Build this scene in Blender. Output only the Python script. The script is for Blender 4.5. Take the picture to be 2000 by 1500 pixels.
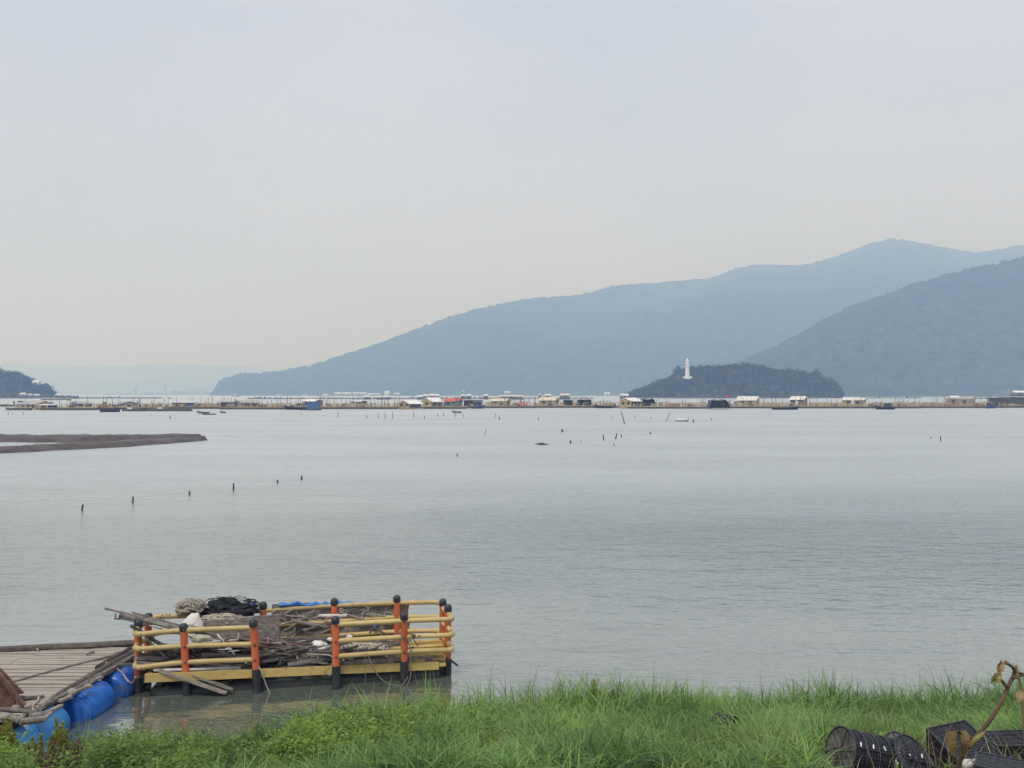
import bpy, bmesh, math, random
import numpy as np
from mathutils import Vector, Matrix, Euler
R = math.radians
random.seed(7); rng = np.random.default_rng(11)
for o in list(bpy.data.objects): bpy.data.objects.remove(o)
S = bpy.context.scene; C = S.collection

# ------------------------------------------------------------------ camera, sky, sun, exposure
F = 1664.0; CAMZ = 5.8; HOR = 770.0
cam = bpy.data.cameras.new('camera'); camo = bpy.data.objects.new('camera', cam); C.objects.link(camo)
cam.sensor_fit = 'HORIZONTAL'; cam.sensor_width = 36; cam.lens = F / 2000 * 36
cam.clip_start = 0.1; cam.clip_end = 60000
PITCH = math.atan((HOR - 750) / F)
camo.location = (0, 0, CAMZ); camo.rotation_euler = (R(90) + PITCH, 0, 0)
S.camera = camo
S.render.resolution_x = 1024; S.render.resolution_y = 768
SUN_EL, SUN_ROT = R(60), R(205)
W = bpy.data.worlds.new('World'); S.world = W; W.use_nodes = True
nt = W.node_tree; nt.nodes.clear()
def wn(t, **k):
    n = nt.nodes.new(t)
    for a, b in k.items(): setattr(n, a, b)
    return n
out = wn('ShaderNodeOutputWorld'); bg = wn('ShaderNodeBackground'); bg.inputs['Strength'].default_value = 0.073
sky = wn('ShaderNodeTexSky', sky_type='NISHITA', sun_disc=False, sun_elevation=SUN_EL, sun_rotation=SUN_ROT)
sky.air_density = 1.0; sky.dust_density = 3.0
tc = wn('ShaderNodeTexCoord'); mp = wn('ShaderNodeMapping'); mp.inputs['Scale'].default_value = (1, 1, 2.5)
no = wn('ShaderNodeTexNoise'); no.inputs['Scale'].default_value = 1.6; no.inputs['Detail'].default_value = 4
cr = wn('ShaderNodeValToRGB')
cr.color_ramp.elements[0].position = 0.34; cr.color_ramp.elements[1].position = 0.66
cr.color_ramp.elements[0].color = (0.535, 0.59, 0.76, 1); cr.color_ramp.elements[1].color = (0.675, 0.71, 0.845, 1)
sc10 = wn('ShaderNodeVectorMath', operation='SCALE'); sc10.inputs['Scale'].default_value = 10.5
mx = wn('ShaderNodeMixRGB'); mx.inputs['Fac'].default_value = 0.9
L = nt.links.new
L(tc.outputs['Generated'], mp.inputs['Vector']); L(mp.outputs['Vector'], no.inputs['Vector'])
L(no.outputs['Fac'], cr.inputs['Fac']); L(cr.outputs['Color'], sc10.inputs[0])
L(sky.outputs['Color'], mx.inputs['Color1']); L(sc10.outputs['Vector'], mx.inputs['Color2'])
L(mx.outputs['Color'], bg.inputs['Color']); L(bg.outputs['Background'], out.inputs['Surface'])
sl = bpy.data.lights.new('sun', 'SUN'); sl.energy = 1.5; sl.angle = R(14); sl.color = (1, 0.99, 0.97)
so = bpy.data.objects.new('sun', sl); C.objects.link(so)
sd = Vector((math.sin(SUN_ROT) * math.cos(SUN_EL), math.cos(SUN_ROT) * math.cos(SUN_EL), math.sin(SUN_EL)))
so.rotation_euler = sd.to_track_quat('Z', 'Y').to_euler(); so.location = (0, 0, 60)
vs = S.view_settings; S.display_settings.display_device = 'sRGB'
vs.view_transform = 'Standard'; vs.look = 'None'; vs.exposure = 0.5; vs.gamma = 1; vs.use_curve_mapping = False
S.render.engine = 'CYCLES'
S.cycles.max_bounces = 6; S.cycles.volume_bounces = 2; S.cycles.transparent_max_bounces = 8
S.cycles.use_denoising = True
try: S.cycles.denoiser = 'OPENIMAGEDENOISE'
except Exception: pass

# ------------------------------------------------------------------ pixel -> world helpers
CM = camo.rotation_euler.to_matrix()
def ray(px, py): return CM @ Vector(((px - 1000) / F, (750 - py) / F, -1))
def U(px, py, z=0.0):                       # where the sight line meets height z
    d = ray(px, py); t = (z - CAMZ) / d.z
    return Vector((d.x * t, d.y * t, z))
def UD(px, py, Y):                          # where the sight line meets depth Y
    d = ray(px, py); t = Y / d.y
    return Vector((d.x * t, Y, CAMZ + d.z * t))

# ------------------------------------------------------------------ noise
def _hash(ix, iy, s):
    h = (ix.astype(np.int64) * 374761393 + iy.astype(np.int64) * 668265263 + s * 2147483647) & 0xffffffff
    h = ((h ^ (h >> 13)) * 1274126177) & 0xffffffff
    return ((h ^ (h >> 16)) & 0xffff) / 65535.0
def vnoise(x, y, s=0):
    ix = np.floor(x); iy = np.floor(y); fx = x - ix; fy = y - iy
    fx = fx * fx * (3 - 2 * fx); fy = fy * fy * (3 - 2 * fy)
    a = _hash(ix, iy, s); b = _hash(ix + 1, iy, s); c = _hash(ix, iy + 1, s); d = _hash(ix + 1, iy + 1, s)
    return (a + (b - a) * fx) * (1 - fy) + (c + (d - c) * fx) * fy
def fbm(x, y, o=4, s=0):
    x = np.asarray(x, float); y = np.asarray(y, float)
    r = 0; a = 0.5; t = 0
    for k in range(o):
        r = r + a * vnoise(x, y, s + k * 17); t += a; a *= 0.5; x = x * 2.03 + 7.1; y = y * 2.03 + 3.7
    return r / t * 2 - 1

# ------------------------------------------------------------------ materials
MATS = {}
def mat(name, c1, c2=None, rough=0.7, scale=(6, 6, 6), bump=0.0, bscale=30.0, metal=0.0, rnd=0.0, spots=None, spec=0.5, detail=5, contrast=(0.35, 0.65), trans=0.0, world=False, bdist=0.02):
    if name in MATS: return MATS[name]
    m = bpy.data.materials.new(name); m.use_nodes = True; n = m.node_tree; p = n.nodes['Principled BSDF']
    c2 = c2 or tuple(x * 0.75 for x in c1)
    t = n.nodes.new('ShaderNodeTexCoord'); mpp = n.nodes.new('ShaderNodeMapping'); mpp.inputs['Scale'].default_value = scale
    if world:
        g = n.nodes.new('ShaderNodeNewGeometry'); n.links.new(g.outputs['Position'], mpp.inputs['Vector'])
    else: n.links.new(t.outputs['Object'], mpp.inputs['Vector'])
    z = n.nodes.new('ShaderNodeTexNoise'); z.inputs['Scale'].default_value = 1; z.inputs['Detail'].default_value = detail; z.inputs['Roughness'].default_value = 0.6
    n.links.new(mpp.outputs['Vector'], z.inputs['Vector'])
    r = n.nodes.new('ShaderNodeValToRGB'); r.color_ramp.elements[0].position, r.color_ramp.elements[1].position = contrast
    r.color_ramp.elements[0].color = (*c1, 1); r.color_ramp.elements[1].color = (*c2, 1)
    n.links.new(z.outputs['Fac'], r.inputs['Fac']); col = r.outputs['Color']
    if spots:                                # stains with a shape of their own
        c3, th, ssc = spots
        z2 = n.nodes.new('ShaderNodeTexNoise'); z2.inputs['Scale'].default_value = ssc; z2.inputs['Detail'].default_value = 6; z2.inputs['Roughness'].default_value = 0.7
        n.links.new(t.outputs['Object'], z2.inputs['Vector'])
        r2 = n.nodes.new('ShaderNodeValToRGB'); r2.color_ramp.elements[0].position = th; r2.color_ramp.elements[1].position = th + 0.1
        n.links.new(z2.outputs['Fac'], r2.inputs['Fac'])
        mm = n.nodes.new('ShaderNodeMixRGB'); n.links.new(r2.outputs['Color'], mm.inputs['Fac']); n.links.new(col, mm.inputs['Color1'])
        mm.inputs['Color2'].default_value = (*c3, 1); col = mm.outputs['Color']
    if rnd:
        oi = n.nodes.new('ShaderNodeObjectInfo'); mr = n.nodes.new('ShaderNodeMapRange')
        mr.inputs['To Min'].default_value = 1 - rnd; mr.inputs['To Max'].default_value = 1 + rnd
        n.links.new(oi.outputs['Random'], mr.inputs['Value'])
        vm = n.nodes.new('ShaderNodeVectorMath'); vm.operation = 'SCALE'
        n.links.new(col, vm.inputs[0]); n.links.new(mr.outputs['Result'], vm.inputs['Scale']); col = vm.outputs['Vector']
    n.links.new(col, p.inputs['Base Color'])
    p.inputs['Roughness'].default_value = rough; p.inputs['Metallic'].default_value = metal; p.inputs['Specular IOR Level'].default_value = spec
    if bump:
        zb = n.nodes.new('ShaderNodeTexNoise'); zb.inputs['Scale'].default_value = bscale; zb.inputs['Detail'].default_value = 4
        mb_ = n.nodes.new('ShaderNodeMapping'); mb_.inputs['Scale'].default_value = tuple(s / max(scale) for s in scale)
        n.links.new(t.outputs['Object'], mb_.inputs['Vector']); n.links.new(mb_.outputs['Vector'], zb.inputs['Vector'])
        b = n.nodes.new('ShaderNodeBump'); b.inputs['Strength'].default_value = bump; b.inputs['Distance'].default_value = bdist
        n.links.new(zb.outputs['Fac'], b.inputs['Height']); n.links.new(b.outputs['Normal'], p.inputs['Normal'])
    MATS[name] = m
    return m
def leafmat(name, lo, hi, rough=0.55, tr=0.35):
    if name in MATS: return MATS[name]
    m = bpy.data.materials.new(name); m.use_nodes = True; n = m.node_tree; p = n.nodes['Principled BSDF']
    a = n.nodes.new('ShaderNodeAttribute'); a.attribute_name = 'tone'
    r = n.nodes.new('ShaderNodeValToRGB'); r.color_ramp.elements[0].color = (*lo, 1); r.color_ramp.elements[1].color = (*hi, 1)
    n.links.new(a.outputs['Fac'], r.inputs['Fac']); n.links.new(r.outputs['Color'], p.inputs['Base Color'])
    p.inputs['Roughness'].default_value = rough; p.inputs['Specular IOR Level'].default_value = 0.25
    if tr:
        tb = n.nodes.new('ShaderNodeBsdfTranslucent'); n.links.new(r.outputs['Color'], tb.inputs['Color'])
        ms = n.nodes.new('ShaderNodeMixShader'); ms.inputs['Fac'].default_value = tr
        n.links.new(p.outputs['BSDF'], ms.inputs[1]); n.links.new(tb.outputs['BSDF'], ms.inputs[2])
        n.links.new(ms.outputs['Shader'], n.nodes['Material Output'].inputs['Surface'])
    MATS[name] = m
    return m

# ------------------------------------------------------------------ mesh builder
def wloc(o):
    v = Vector((0, 0, 0))
    while o is not None: v = v + o.location; o = o.parent
    return v
class MB:
    def __init__(s): s.v = []; s.f = []
    def add(s, vs, fs):
        k = len(s.v); s.v += [tuple(x) for x in vs]; s.f += [tuple(i + k for i in f) for f in fs]; return s
    def box(s, c, sx, sy, sz, rot=None, tap=1.0):
        c = Vector(c); vs = []
        for z in (-.5, .5):
            q = 1 if z < 0 else tap
            for x, y in ((-.5, -.5), (.5, -.5), (.5, .5), (-.5, .5)):
                p = Vector((x * sx * q, y * sy * q, z * sz))
                if rot is not None: p = rot @ p
                vs.append(c + p)
        return s.add(vs, [(3, 2, 1, 0), (4, 5, 6, 7), (0, 1, 5, 4), (1, 2, 6, 5), (2, 3, 7, 6), (3, 0, 4, 7)])
    def beam(s, a, b, w, h, roll=0.0, up=(0, 0, 1), irr=0.0):
        a = Vector(a); b = Vector(b); d = (b - a).normalized(); u = Vector(up)
        if abs(d.dot(u)) > 0.98: u = Vector((0, 1, 0))
        x = d.cross(u).normalized(); z = x.cross(d)
        if roll: q = Matrix.Rotation(roll, 3, d); x = q @ x; z = q @ z
        vs = []; n = 2 if irr == 0 else 6
        for i in range(n):
            t = i / (n - 1); p = a.lerp(b, t)
            j = lambda: 1 + random.uniform(-irr, irr)
            e = d * (random.uniform(-irr, irr) * w * 2 if i in (0, n - 1) else 0)
            for k, (p1, p2) in enumerate(((-1, -1), (1, -1), (1, 1), (-1, 1))): vs.append(p + x * (p1 * w / 2 * j()) + z * (p2 * h / 2 * j()) + e * (1 if k % 2 else -0.4))
        fs = [(3, 2, 1, 0), tuple(range(4 * n - 4, 4 * n))]
        for i in range(n - 1):
            for k in range(4): fs.append((4 * i + k, 4 * i + (k + 1) % 4, 4 * i + 4 + (k + 1) % 4, 4 * i + 4 + k))
        return s.add(vs, fs)
    def tube(s, pts, r, n=8, caps=True, wob=0.0):
        pts = [Vector(p) for p in pts]; m = len(pts)
        rs = r if isinstance(r, (list, tuple)) else [r] * m
        vs = []; ref = None
        for i, p in enumerate(pts):
            d = (pts[min(i + 1, m - 1)] - pts[max(i - 1, 0)])
            d = d.normalized() if d.length > 1e-9 else Vector((0, 0, 1))
            if ref is None:
                u = Vector((0, 0, 1)) if abs(d.z) < 0.9 else Vector((1, 0, 0)); ref = d.cross(u).normalized()
            ref = (ref - d * ref.dot(d)); ref = ref.normalized() if ref.length > 1e-6 else d.orthogonal().normalized()
            b = d.cross(ref)
            for k in range(n):
                a = 2 * math.pi * k / n; q = rs[i] * (1 + (random.uniform(-wob, wob) if wob else 0))
                vs.append(p + ref * (math.cos(a) * q) + b * (math.sin(a) * q))
        fs = []
        for i in range(m - 1):
            for k in range(n): fs.append((i * n + k, i * n + (k + 1) % n, (i + 1) * n + (k + 1) % n, (i + 1) * n + k))
        if caps: fs += [tuple(range(n))[::-1], tuple(range((m - 1) * n, m * n))]
        return s.add(vs, fs)
    def hollow(s, a, b, r, n=12, th=0.85):      # open pipe
        a = Vector(a); b = Vector(b)
        d = (b - a).normalized()
        return s.tube([a + d * .15, a, b, b - d * .15], [r * th, r, r, r * th], n, False).tube([a + d * .001, a + d * .3], [r * th, r * th * .98], n, False)
    def lathe(s, a, axis, prof, n=16):          # prof: (distance along axis, radius)
        a = Vector(a); ax = Vector(axis).normalized()
        return s.tube([a + ax * t for t, _ in prof], [q for _, q in prof], n)
    def grid(s, P):                             # P: rows of points
        h = len(P); w = len(P[0])
        return s.add([p for row in P for p in row], [(i * w + j, i * w + j + 1, (i + 1) * w + j + 1, (i + 1) * w + j) for i in range(h - 1) for j in range(w - 1)])
    def build(s, name, m, parent=None, smooth=False, **props):
        vs = np.array(s.v, dtype=float).reshape(-1, 3)
        if parent is None: o0 = Vector(((vs[:, 0].min() + vs[:, 0].max()) / 2, (vs[:, 1].min() + vs[:, 1].max()) / 2, vs[:, 2].min()))
        else: o0 = wloc(parent)
        me = bpy.data.meshes.new(name); me.from_pydata((vs - np.array(o0)).tolist(), [], s.f); me.update()
        if smooth:
            me.shade_smooth()
            try: me.set_sharp_from_angle(angle=R(40))
            except Exception: pass
        me.materials.append(m)
        o = bpy.data.objects.new(name, me); C.objects.link(o)
        if parent is None: o.location = o0
        else: o.parent = parent
        for k, v in props.items(): o[k] = v
        return o
def tag(o, label, cat, group=None):
    o['label'] = label; o['category'] = cat
    if group: o['group'] = group
    return o
def thing(name, label, cat, loc, group=None):
    o = bpy.data.objects.new(name, None); C.objects.link(o); o.location = loc; o.empty_display_size = 0.2
    return tag(o, label, cat, group)
def npmesh(name, v, f, m, tone=None, kind=None, smooth=False):
    me = bpy.data.meshes.new(name); v = np.asarray(v, np.float32); f = np.asarray(f, np.int32)
    k = f.shape[1]
    me.vertices.add(len(v)); me.vertices.foreach_set('co', v.ravel())
    me.loops.add(f.size); me.loops.foreach_set('vertex_index', f.ravel())
    me.polygons.add(len(f)); me.polygons.foreach_set('loop_start', np.arange(0, f.size, k, dtype=np.int32))
    me.update(calc_edges=True); me.validate()
    if tone is not None:
        a = me.attributes.new('tone', 'FLOAT', 'POINT'); a.data.foreach_set('value', np.asarray(tone, np.float32))
    if smooth: me.shade_smooth()
    me.materials.append(m); o = bpy.data.objects.new(name, me); C.objects.link(o)
    if kind: o['kind'] = kind
    return o
def bez(p, n=10):                               # Catmull-Rom through points
    p = [Vector(q) for q in p]; q = [p[0] * 2 - p[1]] + p + [p[-1] * 2 - p[-2]]; o = []
    for i in range(1, len(q) - 2):
        for k in range(n):
            t = k / n; a, b, c, d = q[i - 1], q[i], q[i + 1], q[i + 2]
            o.append(0.5 * ((2 * b) + (c - a) * t + (2 * a - 5 * b + 4 * c - d) * t * t + (3 * b - a - 3 * c + d) * t ** 3))
    return o + [p[-1]]

# colours
YEL = mat('yellow_plastic', (0.58, 0.43, 0.175), (0.47, 0.34, 0.13), 0.5, (3, 3, 3), 0.15, 40, spots=((0.12, 0.09, 0.04), 0.61, 13), rnd=0.1)
YBEAM = mat('yellow_steel', (0.56, 0.40, 0.13), (0.46, 0.33, 0.11), 0.45, (4, 4, 4), 0.1, 40, spots=((0.2, 0.13, 0.06), 0.60, 8))
ORG = mat('orange_plastic', (0.65, 0.155, 0.045), (0.54, 0.13, 0.05), 0.5, (5, 5, 5), 0.1, 40, spots=((0.22, 0.09, 0.055), 0.62, 11), rnd=0.15)
BLK = mat('black_plastic', (0.018, 0.02, 0.026), (0.035, 0.036, 0.04), 0.45, (8, 8, 8), 0.15, 30)
BLKF = mat('black_float', (0.02, 0.022, 0.024), (0.05, 0.05, 0.045), 0.5, (3, 3, 6), 0.2, 20, spots=((0.07, 0.065, 0.05), 0.64, 5))
WOOD = mat('weathered_wood', (0.30, 0.265, 0.225), (0.13, 0.11, 0.09), 0.85, (2, 22, 22), 0.6, 60, rnd=0.25)
WOODY = mat('weathered_timber', (0.26, 0.23, 0.2), (0.10, 0.085, 0.07), 0.85, (9, 9, 9), 0.6, 40, rnd=0.3)
DKWOOD = mat('dark_wet_wood', (0.11, 0.09, 0.075), (0.045, 0.038, 0.032), 0.8, (7, 7, 7), 0.7, 40, rnd=0.3)
DECK = mat('deck_planks', (0.43, 0.372, 0.305), (0.27, 0.232, 0.19), 0.85, (1.3, 26, 26), 0.5, 60, rnd=0.09, spots=((0.17, 0.135, 0.11), 0.60, 4.0))
GREYP = mat('grey_pipe', (0.13, 0.125, 0.12), (0.07, 0.068, 0.066), 0.6, (6, 6, 6), 0.3, 30, rnd=0.3)
RUST = mat('rusty_steel', (0.17, 0.085, 0.06), (0.085, 0.042, 0.034), 0.85, (9, 9, 9), 0.5, 40, rnd=0.15)
BLUEB = mat('blue_barrel', (0.02, 0.10, 0.40), (0.03, 0.13, 0.45), 0.35, (3, 3, 3), 0.1, 20, spots=((0.10, 0.105, 0.12), 0.53, 5))
LBLUE = mat('light_blue_barrel', (0.03, 0.20, 0.50), (0.05, 0.24, 0.52), 0.35, (3, 3, 3), 0.1, 20, spots=((0.10, 0.13, 0.16), 0.58, 5))
WHT = mat('white_sack', (0.80, 0.76, 0.70), (0.62, 0.58, 0.52), 0.7, (8, 8, 8), 0.4, 30)
NETT = mat('tan_net', (0.42, 0.37, 0.29), (0.16, 0.14, 0.11), 0.9, (22, 22, 22), 1.0, 70)
NETG = mat('grey_net', (0.34, 0.32, 0.28), (0.14, 0.13, 0.11), 0.9, (18, 18, 18), 1.0, 60)
NETB = mat('black_net', (0.012, 0.013, 0.018), (0.035, 0.036, 0.042), 0.8, (18, 18, 18), 1.0, 60)
TARP = mat('blue_tarp', (0.03, 0.16, 0.50), (0.05, 0.2, 0.52), 0.5, (10, 10, 10), 0.5, 30)
ROPE = mat('pale_rope', (0.55, 0.50, 0.42), (0.36, 0.32, 0.26), 0.9, (30, 30, 30), 0.5, 120, rnd=0.2)
GROPE = mat('grey_rope', (0.24, 0.21, 0.18), (0.13, 0.115, 0.1), 0.9, (30, 30, 30), 0.5, 120)
STAKE = mat('wet_stake', (0.06, 0.052, 0.045), (0.03, 0.027, 0.024), 0.8, (8, 8, 8), 0.5, 30, rnd=0.3)
STONE = mat('grey_stone', (0.36, 0.32, 0.28), (0.2, 0.18, 0.16), 0.85, (12, 12, 12), 0.5, 40, rnd=0.2)

# ------------------------------------------------------------------ setting: water
def water_mat():
    m = bpy.data.materials.new('murky_water'); m.use_nodes = True; n = m.node_tree; p = n.nodes['Principled BSDF']
    n.nodes.remove(p); df = n.nodes.new('ShaderNodeBsdfDiffuse'); df.inputs['Color'].default_value = (0.112, 0.128, 0.104, 1)   # silty body under a reflecting surface
    gl = n.nodes.new('ShaderNodeBsdfGlossy'); gl.inputs['Color'].default_value = (0.995, 1, 0.965, 1)
    g = n.nodes.new('ShaderNodeNewGeometry')
    def nz(sc, det, scale=1.0, rough=0.55):
        mp = n.nodes.new('ShaderNodeMapping'); mp.inputs['Scale'].default_value = sc; mp.inputs['Rotation'].default_value = (0, 0, R(8))
        n.links.new(g.outputs['Position'], mp.inputs['Vector'])
        z = n.nodes.new('ShaderNodeTexNoise'); z.inputs['Scale'].default_value = scale; z.inputs['Detail'].default_value = det; z.inputs['Roughness'].default_value = rough
        n.links.new(mp.outputs['Vector'], z.inputs['Vector']); return z.outputs['Fac']
    def math_(op, a, b):
        q = n.nodes.new('ShaderNodeMath'); q.operation = op
        for i, x in enumerate((a, b)):
            if isinstance(x, (int, float)): q.inputs[i].default_value = x
            else: n.links.new(x, q.inputs[i])
        return q.outputs[0]
    rip = nz((1.5, 2.9, 1), 4, 1, .6); big = nz((0.30, 0.62, 1), 2); patch = nz((0.02, 0.05, 1), 4, 1, .65); swell = nz((0.10, 0.22, 1), 4, 1, .65); chop = nz((0.62, 1.35, 1), 3, 1, .6)
    r = n.nodes.new('ShaderNodeMapRange'); r.inputs['From Min'].default_value = 0.35; r.inputs['From Max'].default_value = 0.65
    r.inputs['To Min'].default_value = 0.35; r.inputs['To Max'].default_value = 1.1
    n.links.new(patch, r.inputs['Value'])
    sx = n.nodes.new('ShaderNodeSeparateXYZ'); n.links.new(g.outputs['Position'], sx.inputs[0])
    sh = n.nodes.new('ShaderNodeMapRange'); sh.inputs['From Min'].default_value = 15; sh.inputs['From Max'].default_value = 36   # sheltered water inside the float
    sh.inputs['To Min'].default_value = 0.16; sh.inputs['To Max'].default_value = 1.0; n.links.new(sx.outputs['Y'], sh.inputs['Value'])
    ro = n.nodes.new('ShaderNodeMapRange'); ro.inputs['From Min'].default_value = 16; ro.inputs['From Max'].default_value = 60    # ripples too fine to resolve
    ro.inputs['To Min'].default_value = 0.06; ro.inputs['To Max'].default_value = 0.34; n.links.new(sx.outputs['Y'], ro.inputs['Value']); n.links.new(ro.outputs['Result'], gl.inputs['Roughness'])
    h = math_('MULTIPLY', sh.outputs['Result'], math_('ADD', math_('MULTIPLY', math_('MULTIPLY', rip, r.outputs['Result']), 0.13), math_('ADD', math_('MULTIPLY', big, 0.14), math_('ADD', math_('MULTIPLY', swell, 0.24), math_('MULTIPLY', math_('MULTIPLY', chop, r.outputs['Result']), 0.16)))))
    b = n.nodes.new('ShaderNodeBump'); b.inputs['Strength'].default_value = 1.0; b.inputs['Distance'].default_value = 1.0
    n.links.new(h, b.inputs['Height'])
    lw = n.nodes.new('ShaderNodeLayerWeight'); lw.inputs['Blend'].default_value = 0.5
    for q in (df, gl, lw): n.links.new(b.outputs['Normal'], q.inputs['Normal'])
    fc = n.nodes.new('ShaderNodeFloatCurve'); cv = fc.mapping.curves[0]
    cv.points[0].location = (0, .03); cv.points[1].location = (1, .90)
    for x_, y_ in ((.45, .12), (.66, .43), (.8, .63), (.92, .78)): cv.points.new(x_, y_)
    fc.mapping.update(); n.links.new(lw.outputs['Facing'], fc.inputs['Value'])
    ms = n.nodes.new('ShaderNodeMixShader'); n.links.new(fc.outputs['Value'], ms.inputs['Fac']); n.links.new(df.outputs[0], ms.inputs[1]); n.links.new(gl.outputs[0], ms.inputs[2])
    n.links.new(ms.outputs[0], n.nodes['Material Output'].inputs['Surface'])
    return m
WAT = water_mat()
w = MB().add([(-14000, 11, 0), (16000, 11, 0), (16000, 17500, 0), (-14000, 17500, 0)], [(0, 1, 2, 3)])
w.build('water', WAT, kind='structure')

# haze
hz = MB().box((1000, 8600, 674), 29600, 17760, 1350)
hm = bpy.data.materials.new('haze'); hm.use_nodes = True; hn = hm.node_tree; hn.nodes.clear()
ho = hn.nodes.new('ShaderNodeOutputMaterial'); hp = hn.nodes.new('ShaderNodeVolumePrincipled')
hp.inputs['Density'].default_value = 0.00036; hp.inputs['Color'].default_value = (0.36, 0.56, 1.0, 1)
hp.inputs['Absorption Color'].default_value = (1, 1, 1, 1); hp.inputs['Anisotropy'].default_value = 0.0
hn.links.new(hp.outputs['Volume'], ho.inputs['Volume'])
hz.build('haze', hm, kind='stuff')

# ------------------------------------------------------------------ setting: hills
FOREST = mat('forest', (0.012, 0.028, 0.008), (0.12, 0.15, 0.06), 0.9, (0.055, 0.055, 0.055), 0, world=True, spec=0.1, detail=4, contrast=(.3, .7))
FARM_ = mat('far_forest', (0.03, 0.05, 0.02), (0.07, 0.09, 0.04), 0.9, (0.004, 0.004, 0.004), 0, world=True, spec=0.1, detail=6)
def heightfield(name, m, x0, x1, y0, y1, st, fn, jit=0.35, bump=3.0, cut=-2.0):
    nx = int((x1 - x0) / st) + 1; ny = int((y1 - y0) / st) + 1
    X, Y = np.meshgrid(x0 + np.arange(nx) * st, y0 + np.arange(ny) * st)
    X = X + rng.uniform(-jit, jit, X.shape) * st; Y = Y + rng.uniform(-jit, jit, Y.shape) * st
    Z = fn(X, Y); Z = np.where(Z > 1, Z + rng.uniform(-1, 1, Z.shape) * bump * np.clip(Z / 15, 0, 1), Z)
    v = np.stack([X.ravel(), Y.ravel(), Z.ravel()], 1)
    i = np.arange(ny - 1)[:, None] * nx + np.arange(nx - 1)[None, :]
    f = np.stack([i, i + 1, i + nx + 1, i + nx], -1).reshape(-1, 4)
    keep = Z.ravel()[f].max(1) > cut; f = f[keep]
    u, inv = np.unique(f, return_inverse=True)
    return npmesh(name, v[u], inv.reshape(f.shape), m, kind='structure')
def sil(prof):
    px = np.array([p[0] for p in prof], float); py = np.array([p[1] for p in prof], float)
    return lambda az: np.interp(1000 + F * az, px, py)
def ridge_fn(prof, shore, dist, back, amp, nsc, p=0.85, seed=0):
    sl_ = sil(prof); lo = prof[0][0]; hi = prof[-1][0]
    def fn(X, Y):
        az = X / Y; pxx = 1000 + F * az; y = sl_(az)
        if callable(dist): D = dist(pxx)
        else: D = dist
        Sh = shore(pxx) if callable(shore) else shore
        H = CAMZ + (HOR - y) / F * D
        t = (Y - Sh) / (D - Sh)
        up = np.clip(t, 0, 1) ** p
        dn = 1 - np.clip((t - 1) * (D - Sh) / back, 0, 2)
        prof_ = np.where(t < 1, up, dn)
        z = H * prof_ + amp * np.clip(H / 300, 0.05, 1) * fbm(X / nsc, Y / nsc, 4, seed) * np.clip(t, 0, 1) * np.clip(1.03 - t, 0, 1) * 3
        z = np.where(t < 0, t * 40, z)
        e = np.minimum(np.clip((pxx - lo) / 6, -1, 1), np.clip((hi - pxx) / 6, -1, 1))
        return np.where(e < 1, np.minimum(z, z * np.clip(e, 0, 1) - 6 * (1 - e)), z)
    return fn
main = [(412, 772), (418, 762), (430, 744), (440, 738), (470, 731), (500, 731), (540, 728), (560, 723), (600, 717), (640, 705), (680, 693), (720, 680), (760, 665), (800, 648), (840, 633), (880, 618), (920, 607), (960, 598), (1000, 590), (1040, 584), (1080, 581), (1120, 579), (1150, 573), (1190, 562), (1240, 557), (1290, 553), (1340, 548), (1390, 543), (1410, 535), (1440, 523), (1480, 518), (1520, 519), (1560, 520), (1590, 514), (1630, 503), (1665, 491), (1700, 477), (1745, 467), (1790, 473), (1840, 482), (1905, 493), (1950, 486), (2000, 478), (2150, 455), (2350, 470), (2500, 520)]
dm = lambda px: np.interp(px, [412, 560, 900, 1300, 2500], [4000, 4400, 5300, 6600, 7100])
sm_ = lambda px: np.interp(px, [412, 600, 900, 2500], [3700, 3450, 3400, 3700])
def forest_mat():
    m = FOREST; n = m.node_tree; p = n.nodes['Principled BSDF']; g = n.nodes.new('ShaderNodeNewGeometry')
    col = p.inputs['Base Color'].links[0].from_socket
    for sc, lo, hi, c, a in ((0.006, .42, .62, (.045, .075, .03), .6), (0.02, .5, .66, (.016, .03, .012), .7), (0.0035, .66, .70, (.17, .13, .085), .55)):
        mp = n.nodes.new('ShaderNodeMapping'); mp.inputs['Scale'].default_value = (sc, sc, sc * 1.6); n.links.new(g.outputs['Position'], mp.inputs['Vector'])
        z = n.nodes.new('ShaderNodeTexNoise'); z.inputs['Scale'].default_value = 1; z.inputs['Detail'].default_value = 6; z.inputs['Roughness'].default_value = .65; n.links.new(mp.outputs['Vector'], z.inputs['Vector'])
        r = n.nodes.new('ShaderNodeMapRange'); r.inputs['From Min'].default_value = lo; r.inputs['From Max'].default_value = hi; r.inputs['To Max'].default_value = a; n.links.new(z.outputs['Fac'], r.inputs['Value'])
        x = n.nodes.new('ShaderNodeMixRGB'); n.links.new(r.outputs['Result'], x.inputs['Fac']); n.links.new(col, x.inputs['Color1']); x.inputs['Color2'].default_value = (*c, 1); col = x.outputs['Color']
    n.links.new(col, p.inputs['Base Color'])
forest_mat()
heightfield('mountain', FOREST, -1700, 6200, 3300, 8400, 15, ridge_fn(main, sm_, dm, 1800, 110, 420, 0.9, 3), bump=13)
rh = [(1340, 774), (1370, 752), (1400, 734), (1440, 708), (1500, 684), (1550, 660), (1600, 630), (1650, 604), (1700, 585), (1750, 568), (1800, 552), (1850, 537), (1900, 525), (1950, 515), (2000, 503), (2100, 478), (2250, 460), (2500, 500)]
heightfield('hill', FOREST, 450, 2800, 1980, 4000, 8, ridge_fn(rh, lambda px: np.interp(px, [1340, 1700, 2500], [2250, 2080, 2000]), lambda px: np.interp(px, [1340, 1700, 2500], [2700, 2950, 3100]), 900, 80, 240, 0.9, 9), bump=8)
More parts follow.
